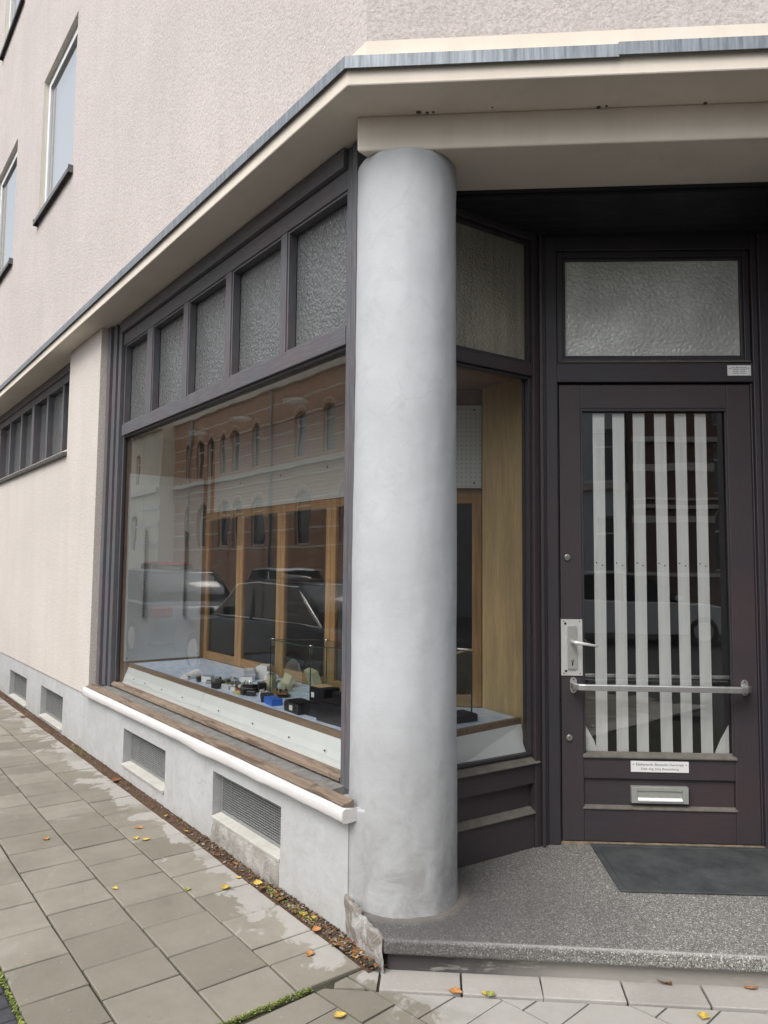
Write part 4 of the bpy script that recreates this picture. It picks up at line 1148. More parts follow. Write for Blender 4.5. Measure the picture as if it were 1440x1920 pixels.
mb.build('top_edge', M['glass_edge'], LF, GC, base=(cen.x, cen.y, zt))
for p in ca:
    mb = MB(); c_ = tuple(cen+(Vector(p)-cen)*.95); mb.lathe([(.012, zt+.0075), (.012, zt+.011), (.005, zt+.015)], 12, c_, 0, True); mb.box(c_[0]-.007, c_[0]+.007, c_[1]-.007, c_[1]+.007, zt-.03, zt)
    mb.build('corner_clip', M['chrome'], LF, GC, base=(c_[0], c_[1], zt))
# second one seen through the side window
GC2 = empty('glass_showcase', LF, .42, -.80, DZ)
tag(GC2, 'low glass cube with a pale top edge behind the small window beside the door', 'display cube')
cb = [(.30, -.93), (.13, -.86), (.23, -.66), (.42, -.74)]
cb = [(.285, -.965), (.60, -.86), (.56, -.60), (.20, -.66)]
for k in range(4):
    p, q = cb[k], cb[(k+1) % 4]
    mb = MB(); mb.quad((p[0], p[1], DZ+.002), (q[0], q[1], DZ+.002), (q[0], q[1], 1.02), (p[0], p[1], 1.02)); mb.build('side_pane', M['glass_cube'], LF, GC2, base=(p[0], p[1], DZ))
    mb = MB(); mb.box(p[0]-.003, p[0]+.003, p[1]-.003, p[1]+.003, DZ+.002, 1.02); mb.build('glass_edge', M['glass_edge'], LF, GC2, base=(p[0], p[1], DZ))
    mb = MB(); mb.tube([(p[0], p[1], 1.025), (q[0], q[1], 1.025)], .007, 8); mb.build('top_rail', M['chrome'], LF, GC2, base=(p[0], p[1], 1.02))

# ================================================================ ELECTRONIC PARTS on the deck
G1 = 'electronic parts laid out in the shop window'
def part_box(name, s, n, w, d, h, mat_, label, cat, rot=0, z=DZ+.001, bevel=.002, detail=None, tilt=0):
    """thing = body with a small raised detail so it is not a bare cube"""
    mb = MB(); mb.box(-w/2, w/2, -d/2, d/2, 0, h)
    if detail: detail(mb, w, d, h)
    o = mb.build(name, mat_, WF, None, bevel=bevel)
    Mx = LF.mat(s, n, z) @ Matrix.Rotation(rot, 4, 'Z') @ Matrix.Rotation(tilt, 4, 'X')
    WM[o] = Mx; o.matrix_basis = Mx
    return tag(o, label, cat, G1)
def pins(m=1):
    def f(mb, w, d, h):
        n = max(3, int(w/.008))
        for k in range(n):
            x = -w/2+.004+(w-.008)*k/(n-1); mb.box(x-.001, x+.001, d/2, d/2+.008, h*.3, h*.3+.002, m); mb.box(x-.001, x+.001, -d/2-.008, -d/2, h*.3, h*.3+.002, m)
    return f
def ridges(m=0, t=.004):
    def f(mb, w, d, h):
        n = max(3, int(w/.02))
        for k in range(n): x = -w/2+w*(k+.5)/n; mb.box(x-w/n*.28, x+w/n*.28, -d/2+.003, d/2-.003, h+.0002, h+t, m)
    return f
def lid(m=0):
    def f(mb, w, d, h):
        mb.box(-w/2-.002, w/2+.002, -d/2-.002, d/2+.002, h*.55, h*.62, m); mb.box(-w*.35, w*.35, -d*.3, d*.3, h+.0002, h+.003, m)
    return f
def bits(m=(1, 2)):
    def f(mb, w, d, h):
        for k in range(9):
            x = random.uniform(-w*.42, w*.42); y = random.uniform(-d*.4, d*.4); q = random.uniform(.003, .008); mb.box(x-q, x+q, y-q, y+q, h+.0003, h+random.uniform(.004, .016), random.choice(m))
    return f
# white fluted half round housing
mb = MB(); n = 18; segs = 24
for i in range(segs+1):
    x = -.075+.15*i/segs; r = .046*(.62+.38*i/segs)*(1.0 if i % 4 < 3 else .86)
    for j in range(n+1):
        a = PI*j/n; mb.v.append((x, r*math.cos(a), r*math.sin(a)))
for i in range(segs):
    for j in range(n): q = i*(n+1)+j; mb.face((q, q+1, q+n+2, q+n+1), 0, False)
mb.face(list(range(n+1))); mb.face([segs*(n+1)+j for j in range(n+1)])
o = mb.build('ribbed_housing', M['white_pl'], WF); Mx = LF.mat(2.235, -.285, DZ+.002) @ Matrix.Rotation(math.radians(-55), 4, 'Z'); o.matrix_basis = Mx; WM[o] = Mx
tag(o, 'white ribbed half round plastic housing at the far left of the clutter', 'plastic housing', G1)
part_box('connector', 2.20, -.245, .040, .022, .020, [M['black'], M['steel']], 'small dark connector lying in front of the white ribbed housing', 'connector', .3, detail=pins())
part_box('transformer', 2.06, -.272, .050, .035, .028, [M['black'], M['steel']], 'small black coil block just right of the white ribbed housing', 'transformer', -.2, detail=ridges(1))
part_box('relay', 2.00, -.305, .075, .045, .036, [M['white_pl'], M['grey_pl']], 'white plastic relay with grey ridges next to the white ribbed housing', 'relay', .5, detail=ridges(1, .008))
part_box('circuit_board', 2.02, -.385, .090, .05, .010, [M['pcbg'], M['black'], M['alu_plate']], 'greenish circuit board behind the white relay', 'circuit board', .2, detail=bits(), tilt=.2)
part_box('circuit_board', 1.90, -.385, .085, .05, .012, [M['pcbg'], M['black'], M['steel']], 'dark green circuit board with tall parts in the middle of the clutter', 'circuit board', -.5, detail=bits())
part_box('transformer', 1.755, -.250, .060, .04, .034, [M['black'], M['steel']], 'black coil block at the deck edge left of the red wire', 'transformer', .1, detail=ridges(1))
part_box('relay', 1.685, -.272, .055, .035, .030, [M['white_pl'], M['steel']], 'white socket touching the black coil block at the deck edge', 'relay', -.3, detail=pins())
part_box('switch', 1.72, -.360, .075, .02, .016, [M['red'], M['black']], 'red rocker switch among the grey parts', 'switch', -.35, detail=ridges(1))
part_box('terminal_strip', 1.50, -.268, .06, .030, .016, [M['yellowpl'], M['steel']], 'pale yellow terminal strip at the deck edge', 'terminal strip', .2, detail=pins())
part_box('transformer', 1.455, -.285, .052, .036, .034, [M['black'], M['steel']], 'black block beside the pale yellow terminal strip', 'transformer', -.1, detail=ridges(1))
part_box('instrument_case', 1.975, -.585, .135, .075, .062, [M['grey_pl'], M['white_pl']], 'translucent grey case at the back left of the clutter', 'instrument case', -.5, detail=lid(1))
part_box('instrument_case', 1.985, -.695, .135, .075, .080, [M['white_pl'], M['grey_pl']], 'taller white case against the oak doors', 'instrument case', -.75, detail=lid(0))
part_box('instrument_case', 1.80, -.640, .105, .06, .055, [M['white_pl'], M['grey_pl']], 'small white case in front of the taller white case', 'instrument case', -.3, detail=lid(1), tilt=.3)
for k in range(7):
    s_, n_ = [(1.80, -.455), (1.765, -.48), (1.735, -.445), (1.70, -.47), (1.665, -.44), (1.63, -.485), (1.60, -.425)][k]
    mb = MB(); r = .007+.002*(k % 3); mb.lathe([(r, 0), (r, .012), (r*.55, .0125), (r*.5, .026), (.001, .028)], 14, (0, 0), 0, False)
    o = mb.build('control_knob', M['chrome'] if k % 2 else M['steel'], WF); Mx = LF.mat(s_, n_, DZ+.001) @ Matrix.Rotation(k, 4, 'Z') @ Matrix.Rotation(.5+.2*k if k % 3 == 0 else 0, 4, 'X'); o.matrix_basis = Mx; WM[o] = Mx
    tag(o, ('first', 'second', 'third', 'fourth', 'fifth', 'sixth', 'seventh')[k]+' small metal control knob counting from the white cases towards the beige housings', 'knob', 'metal control knobs in the shop window')
part_box('transformer', 1.50, -.345, .072, .05, .048, [M['black'], M['steel'], M['alu_plate']], 'largest black transformer with a silver top plate', 'transformer', .4, detail=lid(1))
part_box('transformer', 1.48, -.410, .060, .045, .055, [M['black'], M['steel']], 'second black transformer directly behind the largest one', 'transformer', -.3, detail=ridges(1))
part_box('connector_housing', 1.485, -.475, .050, .032, .098, [M['beige'], M['black']], 'upright beige connector housing at the near corner of the glass cube', 'connector housing', .2, detail=ridges(1))
part_box('connector_housing', 1.545, -.500, .085, .045, .050, [M['beige'], M['black']], 'low beige connector housing left of the upright one', 'connector housing', .2, detail=lid(1))
part_box('instrument_case', 1.60, -.640, .175, .030, .072, [M['beige'], M['steel']], 'beige case lying tilted against the oak post, left of its twin', 'instrument case', -.28, detail=None, tilt=.45)
part_box('instrument_case', 1.40, -.735, .185, .045, .100, [M['beige'], M['steel']], 'larger beige case leaning back inside the glass cube', 'instrument case', -.30, tilt=-.35, z=DZ+.018)
part_box('circuit_board', 1.30, -.430, .150, .085, .008, [M['pcb'], M['black'], M['steel']], 'brown circuit board stacked askew beside the blue box', 'circuit board', -.55, detail=bits(), z=DZ+.022, tilt=.08)
part_box('circuit_board', 1.32, -.455, .160, .07, .006, [M['pcb'], M['black'], M['steel']], 'lower brown circuit board peeping from under the askew one', 'circuit board', -.30, detail=bits(), z=DZ+.006)
part_box('component_tray', 1.235, -.315, .145, .075, .026, [M['black'], M['steel']], 'flat black tray left of the blue box', 'tray', -.45, detail=ridges(0))
part_box('storage_box', 1.105, -.280, .118, .062, .034, [M['blue'], M['blue']], 'bright blue plastic box on the deck edge', 'box', -.12, detail=lid(1))
part_box('cardboard_sheet', 1.03, -.365, .20, .07, .005, [M['cardboard'], M['cardboard']], 'brown cardboard strip lying behind the blue box', 'cardboard', -.35, detail=None)
part_box('cardboard_sheet', .93, -.400, .17, .055, .006, [M['cardboard'], M['cardboard']], 'shorter cardboard strip under the black cases', 'cardboard', -.75, z=DZ+.007)
def lab(mb, w, d, h): 
    ridges(0, .006)(mb, w, d, h); mb.box(-w*.10, w*.12, d/2+.0002, d/2+.0015, h*.25, h*.75, 1)
part_box('component_tray', .845, -.290, .155, .10, .050, [M['black'], M['plaque']], 'low black component box with a white tag near the column', 'component box', -.05, detail=lab)
part_box('component_tray', .70, -.345, .15, .14, .060, [M['black'], M['plaque']], 'middle black component box next to the tall one', 'component box', .05, detail=ridges(0, .006))
def lab2(mb, w, d, h):
    ridges(0, .004)(mb, w, d, h); mb.box(w/2-.045, w/2-.018, d/2+.0002, d/2+.0015, h*.55, h*.78, 1); mb.box(-w*.2, w/2-.003, -d/2+.003, d/2-.003, h+.0045, h+.006, 2)
part_box('component_tray', .83, -.430, .135, .10, .112, [M['black'], M['plaque'], M['cardboard']], 'tall black component box with a small white label and beige lid', 'component box', .02, detail=lab2)
part_box('component_tray', .52, -.310, .20, .12, .092, [M['black'], M['plaque']], 'black component box nearest to the grey column', 'component box', .05, detail=ridges(0, .006))
part_box('component_tray', .66, -.460, .15, .10, .100, [M['black'], M['plaque']], 'black component box behind the others, close to the column', 'component box', -.04, detail=ridges(0, .006))
extra_bits = [
 (2.12,-.34,.05,.03,.02,'white_pl','grey_pl','small white clip between the ribbed housing and the green board','clip'),
 (1.95,-.29,.035,.03,.018,'steel','black','tiny metal bracket in front of the white relay','bracket'),
 (1.93,-.45,.07,.04,.02,'grey_pl','steel','flat grey module behind the dark green board','module'),
 (1.85,-.32,.05,.035,.022,'black','steel','short black plug left of the black coil block','plug'),
 (1.82,-.41,.06,.03,.014,'pcbg','black','narrow green board in front of the knobs','circuit board'),
 (1.62,-.30,.045,.03,.022,'white_pl','black','white plug right of the white socket','plug'),
 (1.60,-.36,.05,.03,.03,'steel','black','shiny metal can behind the white plug','metal can'),
 (1.56,-.31,.04,.03,.018,'red','black','small red plug beside the shiny metal can','plug'),
 (1.66,-.38,.04,.05,.02,'alu_plate','black','bare metal plate under the red switch','metal plate'),
 (1.55,-.40,.05,.03,.026,'grey_pl','white_pl','grey socket between the knobs and the black transformers','socket'),
 (1.40,-.30,.05,.035,.024,'black','steel','black plug at the deck edge right of the yellow strip','plug'),
 (1.38,-.37,.06,.04,.02,'white_pl','steel','white terminal block in front of the brown boards','terminal block'),
 (1.42,-.54,.05,.05,.04,'beige','black','small beige cap behind the upright beige housing','cap'),
 (1.88,-.52,.08,.04,.03,'white_pl','grey_pl','white connector bar in front of the translucent grey case','connector'),
]
for k, (s_, n_, w_, d_, h_, ma, mb2, lb_, ct) in enumerate(extra_bits):
    part_box(ct.replace(' ', '_'), s_, n_, w_, d_, h_, [M[ma], M[mb2], M['steel']], lb_, ct, .9*math.sin(k*2.1), detail=[pins(), ridges(1), bits()][k % 3])
part_box('component_tray', .22, -.80, .17, .12, .035, [M['black'], M['plaque']], 'flat black box seen through the window beside the door', 'component box', 1.45, detail=ridges(0, .004))

# ================================================================ DOORMAT
mb = MB(); a0, a1, b0, b1 = .130, .985, -.012, -.530
mb.box(a0+.028, a1-.028, b1+.028, b0-.028, .119, .125)
mat_o = mb.build('doormat', M['rubber'], DF, None, base=(.55, -.27, .118)); tag(mat_o, 'dark grey rubber doormat with a raised rim in front of the door', 'doormat')
mb = MB(); w = .026
for (xa, xb, ya, yb) in ((a0, a1, b1, b1+w), (a0, a1, b0-w, b0), (a0, a0+w, b1+w, b0-w), (a1-w, a1, b1+w, b0-w)): mb.box(xa, xb, ya, yb, .1185, .128)
mb.build('rim', M['rubber'], DF, mat_o, base=(.55, -.27, .118), bevel=.003)

# ================================================================ LEAVES
def leaf(fr, x, y, z, size, mk, label, rot=None, curl=.35, tilt=0):
    mb = MB(); n = 9; rows = []
    for i in range(n+1):
        t = i/n; w = math.sin(PI*t**.8)*.40*(1+.10*math.sin(i*2.4)); xx_ = (t-.5)
        i0 = len(mb.v)
        for j, u in enumerate((-1, -.5, 0, .5, 1)):
            yy = u*w; zz = curl*(abs(u)**1.6)*w*.55+curl*.35*(xx_**2)+.02*math.sin(i*3+j)
            mb.v.append((xx_*size, yy*size, zz*size))
        rows.append(i0)
    for a, b in zip(rows[:-1], rows[1:]):
        for j in range(4): mb.face((a+j, b+j, b+j+1, a+j+1), 0, True)
    mb.tube([(-.5*size, 0, 0), (-.68*size, .04*size, .03*size), (-.82*size, .02*size, .02*size)], .012*size, 5)
    o = mb.build('fallen_leaf', M[mk], WF)
    Mx = fr.mat(x, y, z) @ Matrix.Rotation(random.uniform(0, 6.28) if rot is None else rot, 4, 'Z') @ Matrix.Rotation(tilt, 4, 'X')
    o.matrix_basis = Mx; WM[o] = Mx; return tag(o, label, 'leaf', 'fallen autumn leaves')
LV = [
 (1.776, .686, 'leaf_o', .036, 'orange leaf lying alone in the middle of the left paving, third row from the wall'),
 (1.656, .235, 'leaf_o', .040, 'orange leaf on the first paving row below the second grille'),
 (1.507, .301, 'leaf_y', .032, 'pale yellow leaf, left one of the close pair on the first paving row'),
 (1.465, .262, 'leaf_y', .036, 'yellow leaf, right one of the close pair on the first paving row'),
 (.958, .582, 'leaf_y', .026, 'small dull yellow leaf in the second paving row at lower left'),
 (.760, .327, 'leaf_g', .028, 'greenish yellow leaf on the joint between first and second row'),
 (.679, .180, 'leaf_y', .042, 'yellow leaf on the slab beside the broken concrete block'),
 (.740, .085, 'leaf_y', .024, 'small yellow leaf at the litter edge above the slab leaf'),
 (.607, .056, 'leaf_y', .036, 'yellow leaf in the litter under the concrete block'),
 (.549, .070, 'leaf_b', .036, 'brown leaf just right of the yellow one under the concrete block'),
 (.869, .038, 'leaf_o', .024, 'small orange leaf in the litter below the nearest grille'),
 (.402, .055, 'leaf_b', .042, 'reddish brown leaf in the litter under the plinth corner stain'),
 (.239, .042, 'leaf_y', .036, 'yellow leaf in the mossy litter near the plinth end'),
 (.175, .025, 'leaf_y', .030, 'yellow leaf standing against the plinth near its end'),
 (.088, .070, 'leaf_o', .034, 'orange leaf at the litter edge near the pale half slab'),
 (-.045, .060, 'leaf_g', .038, 'green yellow leaf at the foot of the corner gap'),
 (-.075, .020, 'leaf_b', .050, 'large brown leaf wedged in the corner gap'),
 (-.12, .025, 'leaf_b', .052, 'pinkish brown leaf on the heap in the corner gap'),
 (-.163, .051, 'leaf_y', .042, 'yellow leaf at the lower edge of the corner heap'),
 (-.150, .040, 'leaf_o', .045, 'orange leaf above the yellow one on the corner heap'),
 (-.205, .018, 'leaf_o', .045, 'orange leaf at the tip of the broken plaster nose'),
 (-.035, .178, 'leaf_o', .034, 'orange leaf lying flat on the last slab before the mossy joint'),
 (-.415, .297, 'leaf_y', .036, 'pale yellow leaf at the bottom edge on the askew tiles'),
 (1.027, .070, 'leaf_b', .030, 'brown leaf at the litter edge left of the concrete block'),
 (1.430, .060, 'leaf_y', .028, 'yellow leaf in the litter between the two nearer grilles'),
 (1.726, .052, 'leaf_y', .026, 'yellow leaf in the litter below the right end of the second grille'),
 (2.60, .06, 'leaf_b', .060, 'brown leaf clump in the litter below the second grille'),
 (5.2, .10, 'leaf_b', .07, 'brown leaf near the farthest visible grille'),
]
for x, y, mk, sz, lb_ in LV:
    sz *= 1.2
    up = .014 if y < .075 else .002
    leaf(LF, x, y, up, sz, mk, lb_, curl=random.uniform(.3, .9), tilt=random.uniform(-.35, .35) if y < .075 else 0)
LV2 = [(.254, -.091, .002, 'leaf_o', .048, 'orange leaf across the joint of the first two border slabs'),
 (.372, -.094, .002, 'leaf_g', .040, 'green and yellow leaf on the border slab joint right of the orange one'),
 (.350, -.090, .003, 'leaf_y', .026, 'small yellow leaf touching the green one'),
 (.984, .040, .004, 'leaf_b', .065, 'crumpled brown leaf leaning against the step riser'),
 (1.274, .030, .003, 'leaf_o', .052, 'orange leaf at the foot of the step near the right edge'),
 (1.055, -.150, .0, 'leaf_y', .045, 'yellow leaf on the diagonal tiles at the lower right')]
for x, y, z, mk, sz, lb_ in LV2: leaf(FF, x, y, z, sz, mk, lb_, curl=.6)

# ================================================================ ACROSS THE STREET (seen only in the glass)
def arch_window(B_, fr, x0, x1, z0, z1, yf, sg, rise, wallm, frm='stone_band'):
    """dark pane set back in an opening, arched infill flush with the wall"""
    t = .18
    mb = MB(); mb.quad((x0, yf-sg*t, z0), (x1, yf-sg*t, z0), (x1, yf-sg*t, z1), (x0, yf-sg*t, z1))
    cx = (x0+x1)/2; w = (x1-x0)/2
    f_ = MB(); f_.ring(x0, x1, z0, z1, .05, yf-sg*t, yf-sg*(t-.05)); f_.box(x0+.05, x1-.05, yf-sg*t, yf-sg*(t-.04), z0+(z1-z0)*.68, z0+(z1-z0)*.68+.06)
    wobj = f_.build('window', M['pvc'] if frm == 'white' else M['stone_band'], fr, B_, base=(cx, yf, z0))
    mb.build('pane', M['pane_far'], fr, wobj, base=(cx, yf, z0))
    # arch spandrels
    a = MB(); n = 8; R = (w*w+rise*rise)/(2*rise)
    pts = [(cx-w+2*w*k/n, z1-rise+(math.sqrt(max(0, R*R-(2*w*k/n-w)**2))-(R-rise))) for k in range(n+1)]
    for p, q in zip(pts[:-1], pts[1:]):
        a.prism([p, q, (q[0], z1+.001), (p[0], z1+.001)], yf-sg*t+.001, yf-sg*.002, axis='y')
    a.build('arch', wallm, fr, wobj, base=(cx, yf, z1))
    if rise > .05:
        tr = MB()
        for p, q in zip(pts[:-1], pts[1:]):
            tr.prism([(p[0], p[1]+.16), (q[0], q[1]+.16), (q[0], q[1]+.22), (p[0], p[1]+.22)], yf-.001*sg, yf+sg*.02, axis='y')
        tr.build('arch_trim', M['stone_band'], fr, wobj, base=(cx, yf, z1))
WO = 14.5
OB = empty('brick_building', LF, 30, WO, 0); tag(OB, 'red brick town house with arched windows and pale string courses mirrored in the shop window', 'building')
ops = []
W1 = [(22.4, 23.4), (24.75, 25.75), (28.9, 29.8), (31.15, 31.95), (32.55, 33.4), (34.1, 34.9), (35.35, 36.2), (37.3, 37.95), (19.8, 20.8), (17.4, 18.4)]
G0 = [(24.3, 25.55), (28.3, 29.55), (30.6, 31.8), (32.1, 33.3), (37.0, 38.0), (20.8, 22.0), (18.0, 19.2), (34.9, 35.9)]
for a, b in W1: ops += [(a, b, 6.15, 8.2), (a, b, 9.95, 11.9)]
for a, b in G0: ops.append((a, b, 2.35, 4.7))
mb = MB(); mb.wall(14, 39.4, -.1, 14, WO, WO+.5, ops, 0, 0); mb.build('wall', M['brick'], LF, OB, base=(30, WO, 0))
mb = MB(); mb.box(14, 39.4, WO+.45, WO+10, 13.9, 14.2); mb.box(14, 39.4, WO+.501, WO+.55, 0, 13.9); mb.build('back', M['dark'], LF, OB, base=(30, WO, 0))
for z0_, z1_, pr in ((5.72, 5.92, .22), (5.30, 5.36, .06), (9.5, 9.78, .22), (5.0, 5.04, .04), (13.6, 14.1, .5)):
    mb = MB(); mb.box(13.9, 39.45, WO-pr, WO-.001, z0_, z1_); mb.build('cornice', M['stone_band'], LF, OB, base=(30, WO, z0_))
mb = MB()
for z in (6.75, 7.35, 7.95, 8.75, 3.0, 3.7, 4.3, 2.2, 10.6, 11.3):
    segs_ = sorted(W1 if z > 5.5 else G0); xa = 14
    inw = (6.1 < z < 8.2) or (2.3 < z < 4.7) or z > 9.9
    if not inw: mb.box(14, 39.4, WO-.012, WO-.001, z, z+.07); continue
    for a, b in segs_:
        mb.box(xa, a-.001, WO-.012, WO-.001, z, z+.07); xa = b+.001
    mb.box(xa, 39.4, WO-.012, WO-.001, z, z+.07)
mb.build('string_course', M['stone_band'], LF, OB, base=(30, WO, 0))
for a, b in W1: arch_window(OB, LF, a, b, 6.15, 8.2, WO, -1, .28, M['brick']); arch_window(OB, LF, a, b, 9.95, 11.9, WO, -1, .28, M['brick'])
for a, b in G0: arch_window(OB, LF, a, b, 2.35, 4.7, WO, -1, .32, M['brick'])
mb = MB()
for x in (27.6, 37.0-.02): mb.tube([(x, WO-.10, .2), (x, WO-.10, 13.6)], .06, 8)
mb.build('downpipe', M['zinc'], LF, OB, base=(30, WO, 0))
# pale neighbour with bay
PB = empty('pale_building', LF, 46, WO, 0); tag(PB, 'pale yellow plastered house with a projecting bay beside the brick house', 'building')
ops = [(43.0, 43.75, 6.3, 8.2), (44.95, 45.8, 6.3, 8.2), (46.3, 47.0, 6.3, 8.2), (49, 49.9, 6.3, 8.2), (43.0, 43.9, 9.9, 11.8), (45, 45.8, 9.9, 11.8), (46.4, 47, 9.9, 11.8), (43.2, 44.2, 2.2, 4.4), (45.6, 46.6, 2.2, 4.4)]
mb = MB(); mb.wall(41.9, 60, -.1, 14, WO-.9, WO-.4, ops); mb.build('wall', M['pale_wall'], LF, PB, base=(46, WO, 0))
mb = MB(); mb.box(39.46, 41.899, WO-.88, WO+1, -.1, 14); mb.box(41.9, 60, WO-.35, WO+8, 0, 14.2); mb.build('side_wall', M['pale_wall'], LF, PB, base=(40, WO, 0))
for z0_, z1_ in ((5.55, 5.85), (9.3, 9.6)):
    mb = MB(); mb.box(39.47, 60, WO-1.15, WO-.901, z0_, z1_); mb.build('cornice', M['stone_band'], LF, PB, base=(46, WO, z0_))
for a, b, c, d in ops: arch_window(PB, LF, a, b, c, d, WO-.9, -1, .04 if c > 5 else .3, M['pale_wall'], 'white')
for z in (1.2, 2.5, 3.6, 4.6):
    mb = MB(); mb.box(39.47, 42.8, WO-.93, WO-.885, z, z+.25); mb.build('stone_band', M['sill_white'], LF, PB, base=(41, WO, z))

# buildings mirrored in the door glass (across the side street, behind the camera)
YB = -15.0
XF = Frame((0, YB), math.radians(90))     # y towards +Y (the viewer's house)
GB = empty('grey_building', XF, 3, 0, 0); tag(GB, 'plain grey plastered house front mirrored at the left of the door glass', 'building')
g_ops = [(3.2, 4.0, 5.0, 6.6), (4.65, 5.3, 4.0, 5.6), (4.7, 5.3, 1.2, 3.0), (.6, 1.5, 4.0, 5.6), (-1.5, -.6, 4.0, 5.6), (.6, 1.5, 1.2, 3.0), (-1.5, -.6, 1.2, 3.0)]
mb = MB(); mb.wall(-6, 5.6, -.1, 11, -.4, 0, g_ops); mb.build('wall', M['grey_wall'], XF, GB, base=(3, 0, 0))
mb = MB(); mb.box(-6, 5.6, -6, -.42, 0, 11.2); mb.build('body', M['dark'], XF, GB, base=(3, -2, 0))
mb = MB(); mb.box(-6, 5.61, .001, .12, 3.75, 3.95); mb.build('cornice', M['stone_band'], XF, GB, base=(3, 0, 3.8))
for a, b, c, d in g_ops: arch_window(GB, XF, a, b, c, d, 0, 1, .03, M['grey_wall'], 'white')
DBd = empty('dark_brick_building', XF, 8, 1, 0); tag(DBd, 'dark brick corner house with pale arched bands mirrored in the door glass', 'building')
d_ops = [(7.9, 8.6, 1.4, 3.0), (7.9, 8.6, 3.6, 5.0), (7.9, 8.6, 5.6, 7.0), (9.8, 10.6, 1.4, 3.0), (9.8, 10.6, 3.6, 5.0), (9.8, 10.6, 5.6, 7.0), (11.8, 12.6, 1.4, 3.0), (11.8, 12.6, 3.6, 5.0), (11.8, 12.6, 5.6, 7.0)]
mb = MB(); mb.wall(5.62, 20, -.1, 12, .1, .6, d_ops); mb.build('wall', M['brick_dark'], XF, DBd, base=(8, 0, 0))
mb = MB(); mb.box(5.62, 20, -6, .08, 0, 12.2); mb.build('body', M['dark'], XF, DBd, base=(8, -2, 0))
for z, h, pr in ((4.25, .22, .02), (2.75, .20, .02), (5.1, .14, .15), (3.15, .10, .12), (3.40, .06, .1), (1.25, .1, .05)):
    mb = MB(); xa = 5.61
    inw = any(c < z+h and z < d for _, _, c, d in d_ops)
    if inw:
        for a in (7.9, 9.8, 11.8): mb.box(xa, a-.001, .601, .60+pr, z, z+h); xa = a+.8
        mb.box(xa, 20, .601, .60+pr, z, z+h)
    else: mb.box(xa, 20, .601, .60+pr, z, z+h)
    mb.build('stone_band', M['stone_band'], XF, DBd, base=(8, .6, z))
for a, b, c, d in d_ops: arch_window(DBd, XF, a, b, c, d, .6, 1, .22, M['brick_dark'], 'white')

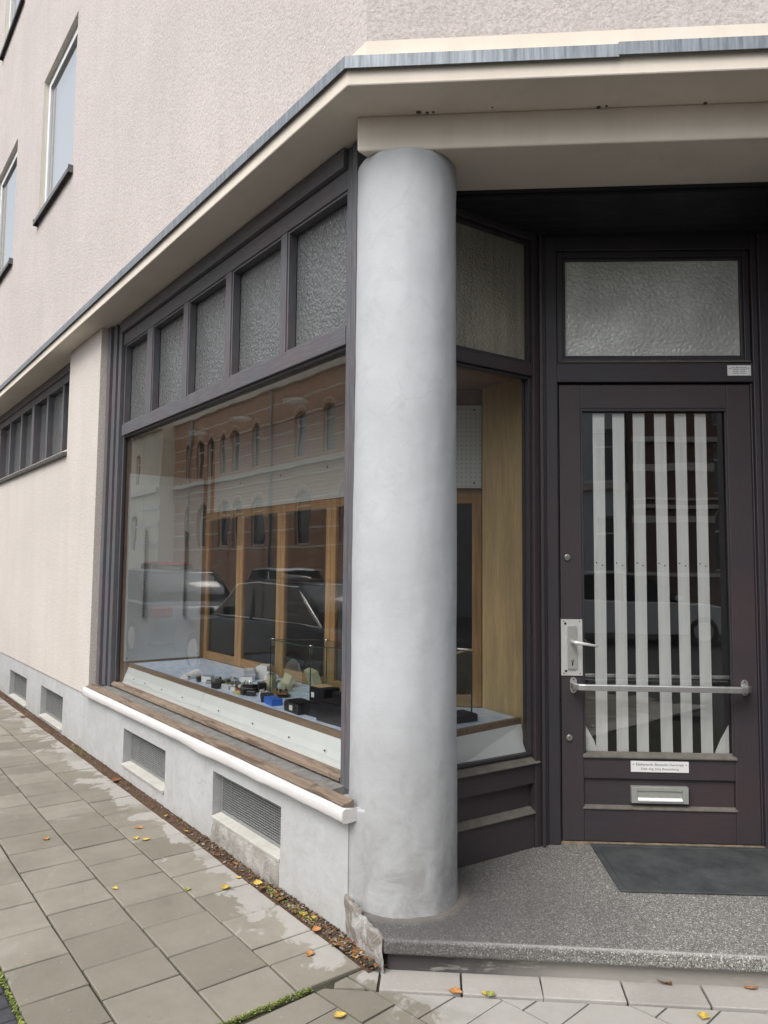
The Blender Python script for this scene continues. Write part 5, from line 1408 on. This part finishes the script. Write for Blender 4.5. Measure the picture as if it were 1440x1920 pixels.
# parked cars ------------------------------------------------------------
def car(fr, x, y, rot, Ln, Wd, H, paint, label, suv=False, chrome=False, zb=-.115):
    T = empty('parked_car', fr, x, y, zb, rot); tag(T, label, 'car', 'cars parked along the kerb')
    CF = T
    # side profile of body (x forward, z up)
    hb = H*.60 if suv else H*.62
    lo = [(-Ln/2+.02, .30), (-Ln/2+.0, .50), (-Ln/2+.05, hb*.92), (-Ln/2+.18, hb*1.02), (-Ln*.27, hb*1.06), (Ln*.16, hb*1.02), (Ln*.36, hb*.93), (Ln/2-.12, hb*.80), (Ln/2-.01, hb*.62), (Ln/2, .40), (Ln/2-.05, .24), (-Ln/2+.1, .24)]
    def loft(prof, W0, sec, m=0):
        mb = MB(); n = len(prof)
        for wf, inset in sec:
            cx = sum(p[0] for p in prof)/n; cz = sum(p[1] for p in prof)/n
            for p in prof: mb.v.append((cx+(p[0]-cx)*(1-inset), W0*wf, cz+(p[1]-cz)*(1-inset*1.6)))
        for k in range(len(sec)-1):
            for j in range(n): mb.face((k*n+j, k*n+(j+1) % n, (k+1)*n+(j+1) % n, (k+1)*n+j), m, True)
        mb.face(list(range(n))); mb.face([(len(sec)-1)*n+j for j in range(n)]); return mb
    def put(mb, name, mat_, parent=T, **kw):
        o = mb.build(name, mat_, WF, None, **kw)
        o.parent = parent; WM[o] = WM[T]; o.matrix_basis = WM[parent].inverted() @ WM[T] if parent is not T else Matrix.Identity(4); return o
    mb = loft(lo, Wd/2, [(-1, .05), (-.97, .015), (-.8, 0), (.8, 0), (.97, .015), (1, .05)])
    body = put(mb, 'body', paint)
    t0 = -Ln*.44 if suv else -Ln*.40
    cab = [(t0, hb*1.0), (t0+Ln*(.05 if suv else .13), H*.97), (-Ln*.05, H), (Ln*.08, H*.97), (Ln*.25, hb*1.0)]
    mb = loft(cab, Wd/2*.86, [(-1, .06), (-.84, 0), (.84, 0), (1, .06)]); cabn = put(mb, 'cabin', M['carglass'])
    rf = [(t0+Ln*(.05 if suv else .13), H*.955), (t0+Ln*(.07 if suv else .16), H*1.0), (-Ln*.05, H*1.02), (Ln*.06, H*1.0), (Ln*.09, H*.955)]
    mb = loft(rf, Wd/2*.80, [(-1, .05), (-.9, 0), (.9, 0), (1, .05)]); put(mb, 'roof', paint)
    for sd_ in (-1, 1):
        mb = MB(); yy = sd_*Wd/2*.868
        P_ = [(t0+.06, yy, hb*1.04), (t0+Ln*(.06 if suv else .145), yy*.955, H*.955), (-Ln*.05, yy*.95, H*.985), (Ln*.085, yy*.955, H*.955), (Ln*.235, yy, hb*1.04), (t0+.06, yy, hb*1.04)]
        mb.tube(P_, .018 if chrome else .012, 6); put(mb, 'window_trim', M['alu_plate'] if chrome else M['black'])
        mb = MB(); mb.tube([(-Ln*.02, sd_*Wd/2*.88, hb*1.0), (-Ln*.03, sd_*Wd/2*.83, H*.97)], .03, 6); put(mb, 'pillar', paint)
        mb = MB(); mb.box(Ln*.19, Ln*.22, sd_*(Wd/2-.04), sd_*(Wd/2+.14), hb*1.04, hb*1.04+.11); put(mb, 'mirror', paint, bevel=.03)
        for xw in (-Ln*.30, Ln*.32):
            r = .33 if suv else .31
            mb = MB(); mb.tube([(xw, sd_*(Wd/2-.21), r), (xw, sd_*(Wd/2-.015), r), (xw, sd_*(Wd/2+.005), r)], [r, r, r*.93], 24); wh = put(mb, 'wheel', M['tyre'])
            mb = MB(); mb.tube([(xw, sd_*(Wd/2-.01), r), (xw, sd_*(Wd/2+.012), r)], [r*.66, r*.62], 20); put(mb, 'rim', M['alu'], wh)
        mb = MB(); mb.box(Ln/2-.18, Ln/2-.02, sd_*(Wd/2-.40), sd_*(Wd/2-.06), hb*.62, hb*.80); put(mb, 'headlight', M['alu_plate'], bevel=.03)
        mb = MB(); mb.box(-Ln/2-.005, -Ln/2+.16, sd_*(Wd/2-.36), sd_*(Wd/2-.03), hb*.78, hb*.96); put(mb, 'tail_light', M['redlamp'], bevel=.02)
    mb = MB(); mb.box(-Ln/2-.012, -Ln/2+.02, -.26, .26, hb*.56, hb*.56+.11); put(mb, 'number_plate', M['plaque'])
    return T
car(LF, 6.2, 3.25, 0, 4.5, 1.78, 1.36, M['car_black'], 'black saloon with chrome window trim parked nearest to the shop window', chrome=True)
car(LF, 11.6, 3.25, 0, 4.5, 1.78, 1.44, M['car_grey'], 'dark grey hatchback parked behind the black saloon')
car(LF, 17.3, 9.6, PI, 4.4, 1.76, 1.46, M['car_white'], 'silver white saloon parked on the far side of the street')
car(LF, 27.0, 9.6, PI, 4.3, 1.72, 1.60, M['car_red'], 'red compact car parked on the far side of the street', suv=True)
car(LF, 12.2, 9.6, 0, 4.5, 1.82, 1.66, M['car_grey'], 'dark estate with roof rails next to the silver white saloon', suv=True)
car(XF, 4.0, 6.2, 0, 4.4, 1.76, 1.45, M['car_white'], 'pale saloon mirrored low in the left half of the door glass')
car(XF, 9.3, 6.2, PI, 4.4, 1.76, 1.45, M['car_grey'], 'grey saloon mirrored low in the right half of the door glass')

# small fittings on the building -----------------------------------------------
for x, y, r in ((.10, .185, .012), (.135, .19, .008), (.16, .187, .006), (.83, .196, .010), (.86, .19, .006), (1.25, .195, .008), (.40, .17, .004)):
    mb = MB(); mb.lathe([(r, 3.3165), (r*.7, 3.3135), (.0005, 3.312)], 9, (x, y), 0, False)
    mb.build('cobweb_spot', M['stain'], FF, B, base=(x, y, 3.31))
bpy.context.view_layer.update()
